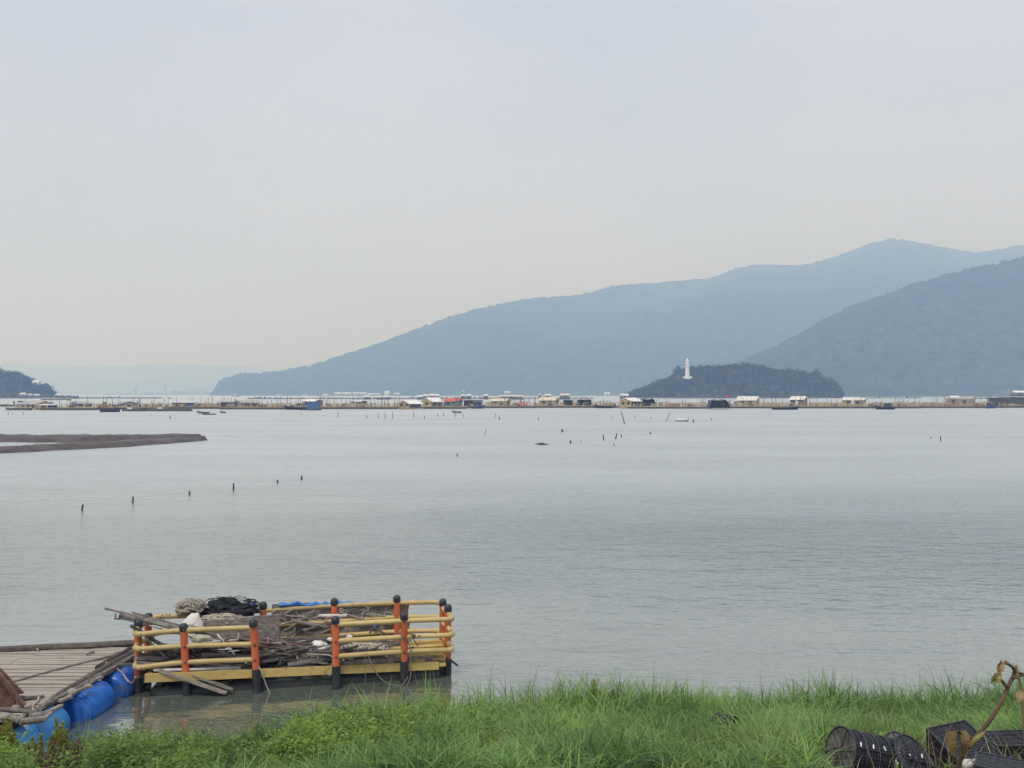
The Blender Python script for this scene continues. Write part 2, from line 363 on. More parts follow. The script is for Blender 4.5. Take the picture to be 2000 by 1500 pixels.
far = [(-400, 716), (-200, 706), (0, 708), (40, 708), (100, 711), (150, 716), (240, 716), (290, 712), (340, 711), (400, 714), (460, 715), (500, 717), (560, 722), (700, 730), (900, 740)]
heightfield('far_hills', FARM_, -13000, -500, 10200, 17000, 70, ridge_fn(far, 10500, 15200, 2600, 160, 1000, 0.8, 21), bump=5)
# low strip of land the town stands on
strip = [(150, 774.5), (200, 771.5), (300, 770.5), (420, 768), (470, 770), (500, 773)]
heightfield('far_shore', FARM_, -4000, -1600, 5800, 7200, 30, ridge_fn(strip, 5900, 6200, 800, 1, 200, 0.5, 5), bump=1)
# island and headland
isl = [(1225, 777), (1235, 769), (1250, 763), (1272, 754), (1290, 746), (1310, 738), (1322, 724), (1335, 721), (1360, 718), (1400, 718), (1430, 714), (1460, 713), (1490, 719), (1520, 726), (1555, 726), (1580, 732), (1595, 730), (1610, 742), (1630, 752), (1643, 766), (1650, 777)]
headl = [(-260, 740), (-120, 722), (-40, 722), (0, 727), (20, 731), (40, 737), (60, 746), (75, 757), (92, 759), (100, 770), (108, 776)]
SOIL = mat('dark_soil', (0.05, 0.05, 0.03), (0.10, 0.085, 0.06), 0.95, (0.1, 0.1, 0.1), 0, world=True, spec=0.1)
f_isl = ridge_fn(isl, 1235, 1310, 90, 4, 40, 0.7, 31)
f_head = ridge_fn(headl, lambda px: 1200 + 0 * px, 1290, 120, 6, 60, 0.7, 33)
heightfield('island', SOIL, 150, 560, 1215, 1420, 5, f_isl, bump=0.8)
heightfield('headland', SOIL, -1050, -660, 1180, 1430, 6, f_head, bump=0.8)
def forest(name, fn, x0, x1, y0, y1, n, rmin, rmax, m, seed, k=70, extra=()):
    r = np.random.default_rng(seed); V = []; T = []
    X = r.uniform(x0, x1, n); Y = r.uniform(y0, y1, n); Z = fn(X, Y); ok = Z > 1.0
    P = [(x, y, z, r.uniform(rmin, rmax) * (0.55 if z < 4 else 1)) for x, y, z in zip(X[ok], Y[ok], Z[ok])] + list(extra)
    for x, y, z, rad in P:
        tone = r.uniform(0, 1); nb = 5
        bc = r.normal(0, 0.42, (nb, 3)) * np.array([1, 1, .7]); br = r.uniform(0.4, 0.75, nb)
        b = r.integers(0, nb, k); d = r.normal(0, 1, (k, 3)); d /= np.linalg.norm(d, axis=1)[:, None]
        c = bc[b] + d * br[b][:, None]
        c = c * rad + np.array([x, y, z + rad * 0.35])
        s = rad * r.uniform(0.16, 0.38, (k, 1))
        a1 = np.cross(d, r.normal(0, 1, (k, 3))); a1 /= np.linalg.norm(a1, axis=1)[:, None]; a2 = np.cross(d, a1)
        V.append(np.stack([c + a1 * s, c - a1 * s * .5 + a2 * s * .9, c - a1 * s * .5 - a2 * s * .9], 1).reshape(-1, 3))
        T.append(np.repeat(np.clip(tone * .6 + r.uniform(0, .4, k), 0, 1), 3))
    V = np.concatenate(V); T = np.concatenate(T)
    return npmesh(name, V, np.arange(len(V)).reshape(-1, 3), m, T, kind='stuff')
TREE = leafmat('tree_leaves', (0.018, 0.046, 0.014), (0.085, 0.135, 0.045), 0.8, 0.15)
def iz(px, py, Y): return tuple(UD(px, py, Y))
ex = []
for px, py, q in ((1595, 724, 3.2), (1588, 730, 4), (1602, 732, 3.5), (1571, 729, 3), (1557, 724, 3), (1538, 726, 4), (1612, 740, 4), (1622, 742, 3.5), (1634, 752, 4), (1322, 722, 4), (1326, 718, 3.5), (1285, 746, 4), (1630, 745, 2.5), (1641, 768, 4), (1240, 772, 4), (1640, 760, 4)):
    p = UD(px, py, 1310); ex.append((p.x, p.y, p.z, q))
forest('island_wood', f_isl, 170, 540, 1228, 1370, 2600, 2.2, 4.6, TREE, 5, 60, ex)
ex = []
for px, py, q in ((92, 757, 6), (97, 762, 5), (85, 760, 5), (78, 764, 5), (88, 768, 6), (72, 752, 4), (35, 733, 5), (50, 740, 5)):
    p = UD(px, py, 1285); ex.append((p.x, p.y, p.z, q))
forest('headland_wood', f_head, -1000, -670, 1195, 1400, 2200, 3, 6, TREE, 6, 50, ex)

rk = MB(); q_ = random.Random(4)
for _ in range(150):
    px = q_.uniform(1228, 1648); Y_ = 1233 + q_.uniform(-3, 3); c = Vector(((px - 1000) / F * Y_, Y_, q_.uniform(-.2, .5))); a_ = q_.uniform(.7, 2.0)
    rk.box(c, a_ * 1.5, a_, a_ * .9, Matrix.Rotation(q_.uniform(0, 3), 3, 'Z') @ Matrix.Rotation(q_.uniform(-.5, .5), 3, 'X'), .6)
rk.build('shore_rocks', mat('shore_rock', (.25, .23, .2), (.12, .11, .1), .9, (.5, .5, .5)), kind='stuff')
# mud bank: two low ridges with a pool between
MUD = mat('mud', (0.04, 0.031, 0.025), (0.10, 0.078, 0.062), 0.5, (0.6, 0.6, 0.6), 0.6, 4, world=True, detail=8, bdist=0.2)
def mud(X, Y):
    z = np.full(X.shape, -0.8)
    for pts, wd, hh in (([U(-260, 855), U(0, 856, .3), U(180, 857, .3), U(330, 856, .3), U(385, 858.5, 0)], 3.9, .78), ([U(-260, 893), U(0, 882), U(120, 877), U(240, 870), U(340, 863), U(396, 860)], 2.9, .56)):
        dd = np.full(X.shape, 1e9)
        for i, (a, b) in enumerate(zip(pts, pts[1:])):
            ab = (b - a).xy; L2 = ab.length_squared
            t = np.clip(((X - a.x) * ab.x + (Y - a.y) * ab.y) / L2, 0, 1)
            end = np.where((i == len(pts) - 2), 1 - 0.75 * t, 1.0)
            q = np.hypot(X - a.x - ab.x * t, Y - a.y - ab.y * t) / end
            dd = np.minimum(dd, q)
        dd = dd + fbm(X / 2.6, Y / 2.6, 4, 41) * 1.25
        z = np.maximum(z, hh * np.clip(1.15 - (dd / wd) ** 2 * 1.4, -1.2, 0.95))
    return z + 0.16 * fbm(X / 1.3, Y / 1.3, 4, 43)
heightfield('mud_bank', MUD, -88, -36, 70, 132, 0.35, mud, bump=0.05, cut=-0.15)

# ------------------------------------------------------------------ setting: grass bank
EDGE_X = [-40, -9, -5.5, -4, -2.6, -1.2, 0.5, 3, 9, 40]; EDGE_Y = [13.0, 13.0, 13.0, 13.25, 13.9, 14.45, 14.75, 14.95, 15.0, 15.0]
PS = [-6, -1, 0, 1, 2, 4, 6, 8, 10, 12, 15, 60]; PZ = [-2.6, -.5, 0, .33, .68, 1.25, 1.85, 2.5, 3.3, 4.0, 4.15, 4.3]
def gz(X, Y):
    X = np.asarray(X, float); Y = np.asarray(Y, float)
    E = np.interp(X, EDGE_X, EDGE_Y) + 0.25 * fbm(X / 1.1, Y / 1.1, 2, 50)
    return np.interp(E - Y, PS, PZ) + 0.07 * fbm(X / .7, Y / .7, 3, 52)
BANK = mat('bank_soil', (0.045, 0.04, 0.025), (0.075, 0.065, 0.04), 0.95, (3, 3, 3), 0.6, 20, world=True, spec=0.1)
heightfield('grass_bank', BANK, -40, 40, -20, 17, 0.25, gz, bump=0.0, jit=0.2, cut=-2)
def blades(name, x, y, L, wd, lean, m, seed, tone=None, upright=0.9, segs=3):
    r = np.random.default_rng(seed); n = len(x)
    z = gz(x, y) - 0.03
    az = r.uniform(0, 2 * np.pi, n); d = np.stack([np.cos(az), np.sin(az), np.zeros(n)], 1)
    fa = az + np.pi / 2 + r.normal(0, .4, n); s = np.stack([np.cos(fa), np.sin(fa), np.zeros(n)], 1)
    P0 = np.stack([x, y, z], 1); V = []; 
    for i in range(segs + 1):
        t = i / segs
        hor = (lean * (t * 0.35 + 0.65 * t ** 2.2))[:, None] * L[:, None]
        ver = (L * (t - 0.42 * lean * t ** 2.4))[:, None]
        c = P0 + d * hor + np.array([0, 0, 1]) * ver
        ww = (wd * (1 - t ** 1.6 * .96) * (0.75 + .5 * min(t * 3, 1) * .5))[:, None]
        V += [c - s * ww / 2, c + s * ww / 2]
    V = np.stack(V, 1); k = 2 * (segs + 1)
    base = (np.arange(n) * k)[:, None]
    F_ = np.concatenate([base + np.array([2 * i, 2 * i + 1, 2 * i + 3, 2 * i + 2])[None] for i in range(segs)], 1).reshape(-1, 4)
    T = np.repeat(tone if tone is not None else r.uniform(0, 1, n), k)
    return npmesh(name, V.reshape(-1, 3), F_, m, T, kind='stuff')
def edge(x): return np.interp(x, EDGE_X, EDGE_Y)
GRASS = leafmat('grass_blades', (0.048, 0.130, 0.026), (0.30, 0.49, 0.125), 0.42, 0.42)
GRASSY = leafmat('meadow_blades', (0.08, 0.15, 0.025), (0.24, 0.34, 0.075), 0.45, 0.4)
def grassy():
    r = np.random.default_rng(77); n = 11500
    y = r.uniform(8.3, 15.1, n); x = r.uniform(-0.66, .72, n) * y
    # traps lie on a trodden patch
    E = edge(x); s = E - y
    den = fbm(x / .9, y / .9, 3, 60)
    leafy = 1 / (1 + np.exp((x + 3.0) * 2.2))          # the left part is leafy weed, not tall grass
    trod = (x > .345 * y) & (y < 9.75) 
    ok = ~(trod & (r.uniform(0, 1, n) < .93)) & (s > -0.15) & (r.uniform(0, 1, n) < np.where(s < 2.2, 1.0, 0.75) * (0.75 + .6 * den)) & (r.uniform(0, 1, n) > leafy * .93)
    x = x[ok]; y = y[ok]; s = s[ok]; n = len(x)
    k = 14
    xs = np.repeat(x, k) + r.normal(0, .062, n * k); ys = np.repeat(y, k) + r.normal(0, .062, n * k)
    tl = fbm(x / 1.3, y / 1.3, 3, 63)
    base = np.where(s < 1.5, 0.72, 0.40) * (1 + .5 * tl) * r.uniform(.75, 1.25, n)
    L = np.repeat(base, k) * r.uniform(.6, 1.3, n * k)
    tall = r.uniform(0, 1, n * k) < .02; L = np.where(tall, L * 1.25, L); L = np.where(np.repeat(trod[ok], k), L * .45, L)
    lean = np.clip(np.repeat(r.uniform(.45, 1.15, n) + np.where(s < 1.0, -.2, .28), k) + r.normal(0, .25, n * k), .08, 1.45)
    lean = np.where(tall, lean * .4, lean)
    tone = np.clip(np.repeat(.48 + .8 * fbm(x / 1.1, y / 1.1, 3, 61) + r.normal(0, .2, n), k) + r.normal(0, .17, n * k), 0, 1)
    yel = np.repeat((fbm(x / .8, y / .8, 3, 66) + r.normal(0, .12, n)) > .2, k)
    wd = r.uniform(.016, .032, n * k)
    blades('tall_grass', xs[~yel], ys[~yel], L[~yel], wd[~yel], lean[~yel], GRASS, 1, tone[~yel])
    blades('meadow_grass', xs[yel], ys[yel], L[yel] * .8, wd[yel], lean[yel], GRASSY, 2, tone[yel])
    # dry straws
    n = 3000; y = r.uniform(8.5, 14.8, n); x = r.uniform(-.6, .68, n) * y; o = edge(x) - y > 0
    blades('dry_straw', x[o], y[o], r.uniform(.3, .65, o.sum()), r.uniform(.006, .011, o.sum()), r.uniform(.3, 1.0, o.sum()), leafmat('straw', (.22, .17, .08), (.42, .34, .19), .7, .2), 3)
grassy()
def lawn():                                   # the rest of the bank, nearer the camera and to both sides
    r = np.random.default_rng(78); n = 9000
    y = r.uniform(1.5, 14.8, n); x = r.uniform(-16, 18, n); s = edge(x) - y
    o = (s > 0) & ((y < 8.5) | (np.abs(x) > .66 * y)) & ~((np.hypot(x, y) < 1.2)) & (fbm(x / 1.2, y / 1.2, 3, 79) > -.5)
    x = np.repeat(x[o], 9) + r.normal(0, .07, o.sum() * 9); y = np.repeat(y[o], 9) + r.normal(0, .07, o.sum() * 9); n = len(x)
    L = r.uniform(.12, .34, n); ray_z = 5.8 - .455 * y                # grazed short in front of the traps
    blades('short_grass', x, y, np.minimum(L, np.clip(ray_z - gz(x, y), .06, 1) * .8), r.uniform(.012, .024, n), r.uniform(.3, 1.3, n), GRASS, 4)
lawn()
def leaves(name, x, y, h, m, seed, per=22, ls=(.035, .07), spread=.16, low=.15):
    """small leafy herbs: stems with pointed leaves"""
    r = np.random.default_rng(seed); n = len(x); z = gz(x, y)
    V = []; F_ = []; T = []
    N = n * per
    t = r.uniform(low, 1, N) ** .8; i = np.repeat(np.arange(n), per)
    la = r.uniform(0, 2 * np.pi, n)[i]; ln = r.uniform(.05, .5, n)[i]
    az = r.uniform(0, 2 * np.pi, N)
    c = np.stack([x[i] + np.cos(la) * ln * t * h[i] + r.normal(0, spread * .3, N), y[i] + np.sin(la) * ln * t * h[i] + r.normal(0, spread * .3, N), z[i] + t * h[i]], 1)
    d = np.stack([np.cos(az), np.sin(az), r.uniform(-.3, .9, N)], 1); d /= np.linalg.norm(d, axis=1)[:, None]
    s = np.cross(d, np.array([0, 0, 1.0])); s /= np.linalg.norm(s, axis=1)[:, None]; s = s + np.array([0, 0, 1]) * r.normal(0, .4, (N, 1))
    l = r.uniform(*ls, N)[:, None]
    up = np.array([0, 0, 1.0])
    a = c; b = c + d * l * .5 + s * l * .17; e = c + d * l - up * l * .15; f = c + d * l * .5 - s * l * .17
    V = np.stack([a, b, e, f], 1).reshape(-1, 3)
    tone = np.clip(np.repeat(r.uniform(.0, .5, n) + .6 * (fbm(x / .7, y / .7, 3, 88) + .35), per) + .25 * (t - .5) + r.normal(0, .18, N), 0, 1)
    return npmesh(name, V, np.arange(N * 4).reshape(-1, 4), m, np.repeat(tone, 4), kind='stuff')
WEED = leafmat('weed_leaves', (0.045, 0.105, 0.018), (0.27, 0.40, 0.08), 0.5, 0.4)
def weeds():
    r = np.random.default_rng(81); n = 9000
    y = r.uniform(9.6, 13.6, n); x = r.uniform(-.64, -.02, n) * y; s = edge(x) - y
    pr = 1 / (1 + np.exp((x + 2.2) * 1.7))
    ok = (s > .02) & (r.uniform(0, 1, n) < pr) & ~((np.abs(x / y + .533) < .045) & (y < 12.35) & (r.uniform(0, 1, n) < .93)) & ~((x / y > -.44) & (x / y < -.25) & (y < 12.15) & (fbm(x / .35, y / .35, 2, 91) > -.25) & (r.uniform(0, 1, n) < .85)) & ~((x < -6.6) & (s < 1.1) & (fbm(x / .5, y / .5, 2, 70) < .25))
    x, y, s = x[ok], y[ok], s[ok]
    h = 1.12 * r.uniform(.3, .55, len(x)) * (1 + .5 * fbm(x / .8, y / .8, 3, 71)) * np.where(x < -6.6, .8, 1.05)
    leaves('leafy_weeds', x, y, h, WEED, 5, 26, (.045, .09))
    n = 1200; y = r.uniform(8.6, 14.0, n); x = r.uniform(-.1, .68, n) * y; o = (edge(x) - y > .6) & (fbm(x / .7, y / .7, 2, 73) > .08) & ~((x > .345 * y) & (y < 9.6))
    leaves('clover_weeds', x[o], y[o], r.uniform(.15, .3, o.sum()), WEED, 6, 16, (.04, .075))
weeds()
def thicket():
    r = np.random.default_rng(93); n = 2600; y = r.uniform(10.8, 12.2, n); x = r.uniform(-.45, -.24, n) * y
    o = (fbm(x / .35, y / .35, 2, 91) > -.35) & (edge(x) - y > .3)
    blades('dead_thicket', x[o], y[o], r.uniform(.18, .48, o.sum()), r.uniform(.006, .012, o.sum()), r.uniform(.5, 1.5, o.sum()), leafmat('dead_twigs', (.045, .04, .036), (.17, .15, .125), .8, 0), 94)
thicket()

# ------------------------------------------------------------------ the yellow work float
def yf(X): return 16.44 + .185 * (X + 6.27)
def wd_(X): return 1.02 + .05 * (X + 7.2)
def FD(px, py, v=0.5):                        # a sight line's point on the float, v across its width (0 front rail .. 1 back rail)
    Y = 17.0
    for _ in range(8): X = (px - 1000) / F * Y; Y = yf(X) + v * wd_(X)
    return UD(px, py, Y)
fl = thing('work_float', 'yellow railed work float with orange posts, heaped with nets, pipes and old wood', 'float', U(560, 1352))
front = [((358, 1217), (365, 1357)), ((494, 1209), (503, 1352)), ((655, 1203), (657, 1345)), ((789, 1196), (790, 1335))]
posts = []
for (t, b) in front:
    B = U(*b); posts.append((B, UD(*t, B.y)))
for t in ((875, 1180), (865, 1169), (775, 1162), (653, 1168), (514, 1175), (388, 1184), (290, 1197), (270, 1209)):
    T = U(*t, 1.43); posts.append((Vector((T.x + random.uniform(-.02, .02), T.y, 0)), T))
PR = .071
for i, (B, T) in enumerate(posts):
    ax = (T - B).normalized(); H = (T - B).length; hs = .45 if i < 4 else .3
    p = MB().tube([B + ax * (hs + .003), B + ax * (H - .10)], PR, 14).build('post', ORG, fl, True)
    MB().tube([B - ax * .25, B + ax * hs], PR + .012, 14).build('post_sleeve', BLK, p, True)
    MB().lathe(B + ax * (H - .150), ax, [(0, PR + .007), (.012, PR + .012), (.10, PR + .010), (.128, PR * .92), (.144, PR * .6), (.15, .01)], 14).build('post_cap', BLK, p, True)
    if i < 4:
        for k, zz in enumerate((1.255, .935, .635)):
            c = B + ax * (zz / ax.z); d = Vector((-c.x, -c.y, 0)).normalized()
            MB().lathe(c + d * (PR - .004), d, [(0, .026), (.012, .026), (.018, .018)], 8).build('bolt', RUST, p)
def pp(i, z):
    B, T = posts[i]; return B.lerp(T, (z - B.z) / (T.z - B.z))
for z in (1.255, .935, .635):
    A = pp(0, z)
    FLc = UD(262, {1.255: 1240, .935: 1268, .635: 1305}[z], 16.33); FRc = Vector((-1.19, 17.42, z - .04)); BRc = Vector((-1.58, 18.62, z + .02)); BLc = Vector((-7.25, 17.42, z + .01))
    sides = [[FLc, A, pp(1, z)], [pp(2, z), pp(3, z), FRc], [FRc, pp(4, z), pp(5, z), BRc], [BRc, pp(6, z), pp(7, z), pp(8, z), pp(9, z), BLc], [BLc, pp(10, z), pp(11, z), FLc]]
    for q, sd_ in enumerate(sides):
        a, b = sd_[0], sd_[-1]; c = .13
        a2 = a if q == 1 else a + (sd_[1] - a).normalized() * c; b2 = b if q == 0 else b + (sd_[-2] - b).normalized() * c
        mid = [a2] + [x + Vector((0, 0, random.uniform(-.018, .018))) for x in sd_[1:-1]] + [b2]
        MB().tube(bez(mid, 5), .051 if z > 1 else .049, 12).build('rail', YEL, fl, True)
        if q == 0: continue
        nx = sides[(q + 1) % 5]; b3 = b + (nx[1] - nx[0]).normalized() * c
        el = [b2.lerp(b, t).lerp(b.lerp(b3, t), t) for t in np.linspace(0, 1, 8)]
        MB().tube(el, .056, 12).build('elbow', YEL, fl, True)
# frame beams and deck
def dk(X, v, z): return Vector((X, yf(X) + .07 + v * (wd_(X) - .1), z))
fa, fb = UD(283, 1326, 16.30), UD(857, 1301, 17.42)
bm = MB().beam(fa + Vector((0, 0, .015)), fb + Vector((0, 0, .015)), .06, .155).build('frame_beam', YBEAM, fl)
MB().box(fa - Vector((.012, 0, 0)), .02, .075, .15).build('beam_opening', BLK, bm)
off = Vector((-.18, 1.12, .02))
MB().beam(fa + off, fb + off + Vector((0, .1, 0)), .10, .17).build('frame_beam', YBEAM, fl)
MB().beam(fa.lerp(fb, .0) + Vector((.06, .06, 0)), fa + off + Vector((.06, -.06, 0)), .10, .17).build('frame_beam', YBEAM, fl)
e1, e2 = fb + Vector((.08, -.02, .03)), fb + off + Vector((.08, .1, .03))
MB().beam(e1, e2, .13, .06).build('end_plate', YBEAM, fl)
for k in range(14):
    X = -7.0 + k * .42; a = dk(X, .06, .385); b = dk(X, .96, .40)
    MB().beam(a, b, .36, .035).build('deck_board', YBEAM if X > -2.2 else DKWOOD, fl)
for v, zz in ((.35, .52), (.72, .50)):
    MB().beam(dk(-2.6, v, zz), dk(-1.45, v, zz), .16, .12).build('deck_beam', YBEAM, fl)
MB().tube([dk(-2.35, .12, .49), dk(-1.42, .12, .49)], .06, 12).build('deck_tube', YBEAM, fl, True)
# black floats below, a ladder frame at the end
for v in (.24, .84):
    a = dk(-7.0, v, -.02); b = dk(-1.5, v, .02); d = (b - a).normalized(); prof = [(0, .10), (.05, .17)]
    Ln = (b - a).length; prof += [(.10 + i * .05, .19) for i in range(0, int((Ln - .2) / .05), 6)] + [(Ln - .08, .19), (Ln - .02, .14), (Ln, .07)]
    MB().lathe(a, d, prof, 16).build('pontoon', BLKF, fl, True)
for k in range(5):
    X = -6.8 + k * 1.27; MB().beam(dk(X, .05, .21), dk(X, .95, .21), .12, .05).build('cross_bar', BLK, fl)
p4, p5 = posts[4][0], posts[5][0]
for a, b in (((p4 + Vector((-.16, -.1, -.1))), (p4 + Vector((-.16, -.1, .36)))), ((p4 + Vector((-.02, -.12, -.1))), (p4 + Vector((-.02, -.12, .36)))), ((p4 + Vector((-.2, -.11, .06))), (p4 + Vector((.05, -.11, .06)))), ((p4 + Vector((-.2, -.11, .27))), (p4 + Vector((.05, -.11, .27)))), ((p4 + Vector((.04, 0, .28))), (p4 + Vector((.22, -.02, .16))))):
    MB().tube([a, b], .022, 6).build('ladder_bar', BLK, fl)

# ------------------------------------------------------------------ the heap on the float
def pole(name, label, cat, pts, v, r, m, n=8, group=None, wob=.06, hollow=False, seg=6):
    if not isinstance(v, (list, tuple)): v = [v] * len(pts)
    P = [FD(x, y, q) for (x, y), q in zip(pts, v)]
    if hollow: o = MB().hollow(P[0], P[-1], r, 12).build(name, m, None, True)
    else:
        if len(P) == 2: P = [P[0].lerp(P[1], t) for t in np.linspace(0, 1, seg)]
        else: P = bez(P, seg)
        rr = r if isinstance(r, list) else [r * (1 + .05 * math.sin(i * 2.3)) for i in range(len(P))]
        o = MB().tube(P, rr, n, True, wob).build(name, m, None, True)
    return tag(o, label, cat, group)
def plank(label, a, b, va, vb, w, h, m=WOOD, group='planks heaped on the float', roll=0.0, name='loose_plank'):
    return tag(MB().beam(FD(*a, va), FD(*b, vb), w, h, roll, irr=.08).build(name, m), label, 'plank', group)
pole('bamboo_pole', 'longest grey bamboo pole jutting out over the water at the heap\'s left end', 'pole', [(204, 1188), (300, 1211), (430, 1247)], [.45, .5, .6], .021, WOODY)
pole('bamboo_pole', 'thin grey pole lying just above the thick jutting one', 'pole', [(258, 1196), (420, 1240)], .55, .016, WOODY)
pole('timber_pole', 'thick brown timber pole with a squared end jutting left over the float rail', 'pole', [(233, 1201), (300, 1216), (352, 1230)], .4, .045, WOODY)
pole('iron_rod', 'dark iron rod lowest of the poles jutting left of the heap', 'rod', [(223, 1208), (262, 1214), (400, 1252)], .35, .014, GREYP)
pole('iron_hook', 'short upright iron hook at the tip of the lowest jutting rod', 'hook', [(226, 1198), (225, 1208)], .35, .014, GREYP)
pole('wooden_peg', 'short dark peg under the squared end of the thick jutting pole', 'peg', [(234, 1203), (234, 1210)], .36, .02, DKWOOD)
pole('pale_rod', 'pale thin rod running under the jutting poles behind the left posts', 'rod', [(292, 1222), (370, 1238)], .3, .012, ROPE)
plank('dark stub of plank poking out by the front left corner post', (255, 1222), (300, 1247), .15, .3, .10, .05, DKWOOD)
plank('dark board slanting down behind the top rail near the left corner', (285, 1243), (350, 1275), .3, .4, .12, .04, DKWOOD)
plank('thin pale batten slanting down inside the left corner', (285, 1246), (330, 1290), .2, .3, .03, .03, WOOD)
plank('black lath leaning across the left corner under the middle rail', (300, 1250), (345, 1285), .3, .25, .05, .03, DKWOOD)
plank('uppermost of the long weathered planks lying left of the first orange post', (267, 1283), (420, 1290), .22, .5, .22, .05)
plank('middle one of the long weathered planks left of the first orange post', (266, 1292), (400, 1300), .16, .4, .20, .05)
plank('lowest of the long weathered planks left of the first orange post', (266, 1301), (370, 1305), .12, .3, .18, .05)
plank('split plank slipping from the deck into the water beside the first post', (312, 1308), (443, 1353), .04, -.10, .17, .035)
plank('second plank sliding into the water with broken end', (362, 1313), (455, 1347), .05, -.06, .10, .03)
plank('plank in the heap crossing behind the second orange post', (395, 1277), (500, 1290), .35, .3, .16, .04)
plank('grey board lying low between the first and second posts', (380, 1296), (500, 1303), .2, .25, .18, .05)
plank('dark board lying in the gap left of the second post', (392, 1262), (480, 1290), .5, .4, .14, .04, DKWOOD)
plank('narrow board behind the first orange post at mid height', (320, 1262), (410, 1282), .4, .45, .10, .04, DKWOOD)
plank('broad dark plank deep in the heap behind the net pile', (440, 1258), (560, 1268), .6, .6, .2, .05, DKWOOD)
plank('long batten lying against the back rail right of the brown panel', (545, 1262), (690, 1240), .72, .8, .05, .05, WOOD)
plank('thick dark board below the long batten at the back', (548, 1270), (655, 1250), .62, .7, .12, .06, DKWOOD)
plank('grey timber lying along the front edge between third and fourth posts', (662, 1298), (770, 1288), .10, .14, .09, .12, WOODY)
plank('brown timber lying along the front edge right of the fourth post', (770, 1289), (852, 1284), .16, .16, .10, .13, WOODY)
plank('dark slab sloping up to the fourth post under the rope', (688, 1283), (785, 1257), .35, .5, .12, .07, DKWOOD)
plank('grey lath sloping up right behind the third post', (592, 1232), (640, 1215), .8, .85, .04, .03)
plank('weathered board leaning behind the back rail left of the third post', (570, 1212), (640, 1224), 1.02, 1.0, .2, .03)
plank('white strip lying behind the third orange post', (623, 1202), (677, 1202), .92, .92, .06, .03, WHT)
for i, (a, b) in enumerate((((330, 1272), (470, 1300)), ((350, 1268), (440, 1297)), ((520, 1282), (620, 1292)), ((420, 1290), (560, 1300)), ((600, 1262), (700, 1272)), ((480, 1262), (600, 1290)), ((300, 1278), (380, 1262)))):
    plank(('dark lath crossing under the long weathered planks at the first post', 'thin lath crossing just above the first post\'s middle bolt', 'broken lath under the open pipe mouths', 'lath lying low between second post and dark pipe', 'lath end right of the third post under the cream net', 'lath beneath the reddish rods right of the second post', 'short lath rising right behind the left rails')[i], a, b, random.uniform(.25, .6), random.uniform(.25, .6), random.uniform(.05, .1), .03, random.choice((WOODY, DKWOOD)), 'broken laths in the heap')
pole('grey_pipe', 'grey plastic pipe with open mouth sloping down right of second post', 'pipe', [(545, 1287), (505, 1258)], [.3, .5], .05, GREYP, hollow=True)
pole('grey_pipe', 'short grey pipe with open end pointing at the third post\'s foot', 'pipe', [(543, 1299), (596, 1268)], [.22, .5], .045, GREYP, hollow=True)
pole('grey_pipe', 'thick dark pipe lying level left of the third post', 'pipe', [(562, 1300), (652, 1284)], [.15, .25], .065, GREYP, hollow=True)
pole('grey_pipe', 'open pipe stub lying behind the two crossing pipes', 'pipe', [(546, 1282), (480, 1272)], [.45, .55], .055, GREYP, hollow=True)
pole('grey_pipe', 'long light grey pipe lying deep behind the second post', 'pipe', [(660, 1262), (500, 1274)], [.5, .45], .035, mat('light_pipe', (.32, .33, .33), (.2, .2, .2), .5, (5, 5, 5)), hollow=True)
pole('white_pipe', 'long white pipe lying on the front beam left of the second post', 'pipe', [(300, 1309), (470, 1305)], [.08, .12], .035, mat('white_pipe', (.62, .60, .54), (.4, .38, .33), .5, (5, 5, 5)))
for (a, b, lab) in (((448, 1244), (652, 1279), 'upper reddish steel rod running across the middle of the heap'), ((440, 1251), (650, 1283), 'lower reddish steel rod running across the middle of the heap'), ((478, 1240), (610, 1266), 'short reddish rod above the two long ones'), ((400, 1244), (500, 1262), 'reddish rod ending near the second post\'s top rail')):
    pole('steel_rod', lab, 'rod', [a, b], [.45, .3], .013, mat('red_rod', (.30, .17, .15), (.17, .09, .08), .7, (9, 9, 9)))
pole('white_stick', 'thin white stick slanting left of the second orange post', 'stick', [(424, 1238), (458, 1278)], [.25, .1], .014, WHT)
pole('white_stick', 'short white stub at the foot of the slanting white stick', 'stick', [(464, 1283), (482, 1296)], [.15, .1], .013, WHT)
pole('white_peg', 'small white peg standing before the brown panel\'s middle', 'peg', [(466, 1236), (465, 1248)], .4, .012, WHT)
pole('white_peg', 'small white peg standing before the brown panel\'s right end', 'peg', [(523, 1245), (524, 1258)], .4, .012, WHT)
q_ = random.Random(99); mbs = [MB(), MB(), MB()]
for _ in range(170):
    px = q_.uniform(300, 780); v0 = q_.uniform(.12, .85); hgt = 1 if px < 640 else .55
    c = FD(px, 1270, v0); c.z = q_.uniform(.46, .46 + .38 * hgt * (1 - abs(v0 - .5))); a_ = q_.gauss(.15, .45) + (math.pi if q_.random() < .5 else 0); l_ = q_.uniform(.3, 1.3)
    d = Vector((math.cos(a_), math.sin(a_) * .5, q_.uniform(-.22, .22))) * l_ / 2; k_ = q_.choice((0, 0, 1, 2))
    A, B = c - d, c + d
    for e_ in (A, B): e_.z = max(e_.z, .44); e_.y = min(max(e_.y, yf(e_.x) + .12), yf(e_.x) + wd_(e_.x) - .12)
    if q_.random() < .6: mbs[k_].beam(A, B, q_.uniform(.03, .10), q_.uniform(.02, .05), q_.uniform(-.5, .5), irr=.08)
    else: mbs[k_].tube([A, A.lerp(B, .5) + Vector((0, 0, q_.uniform(-.02, .03))), B], q_.uniform(.010, .026), 6, True, .08)
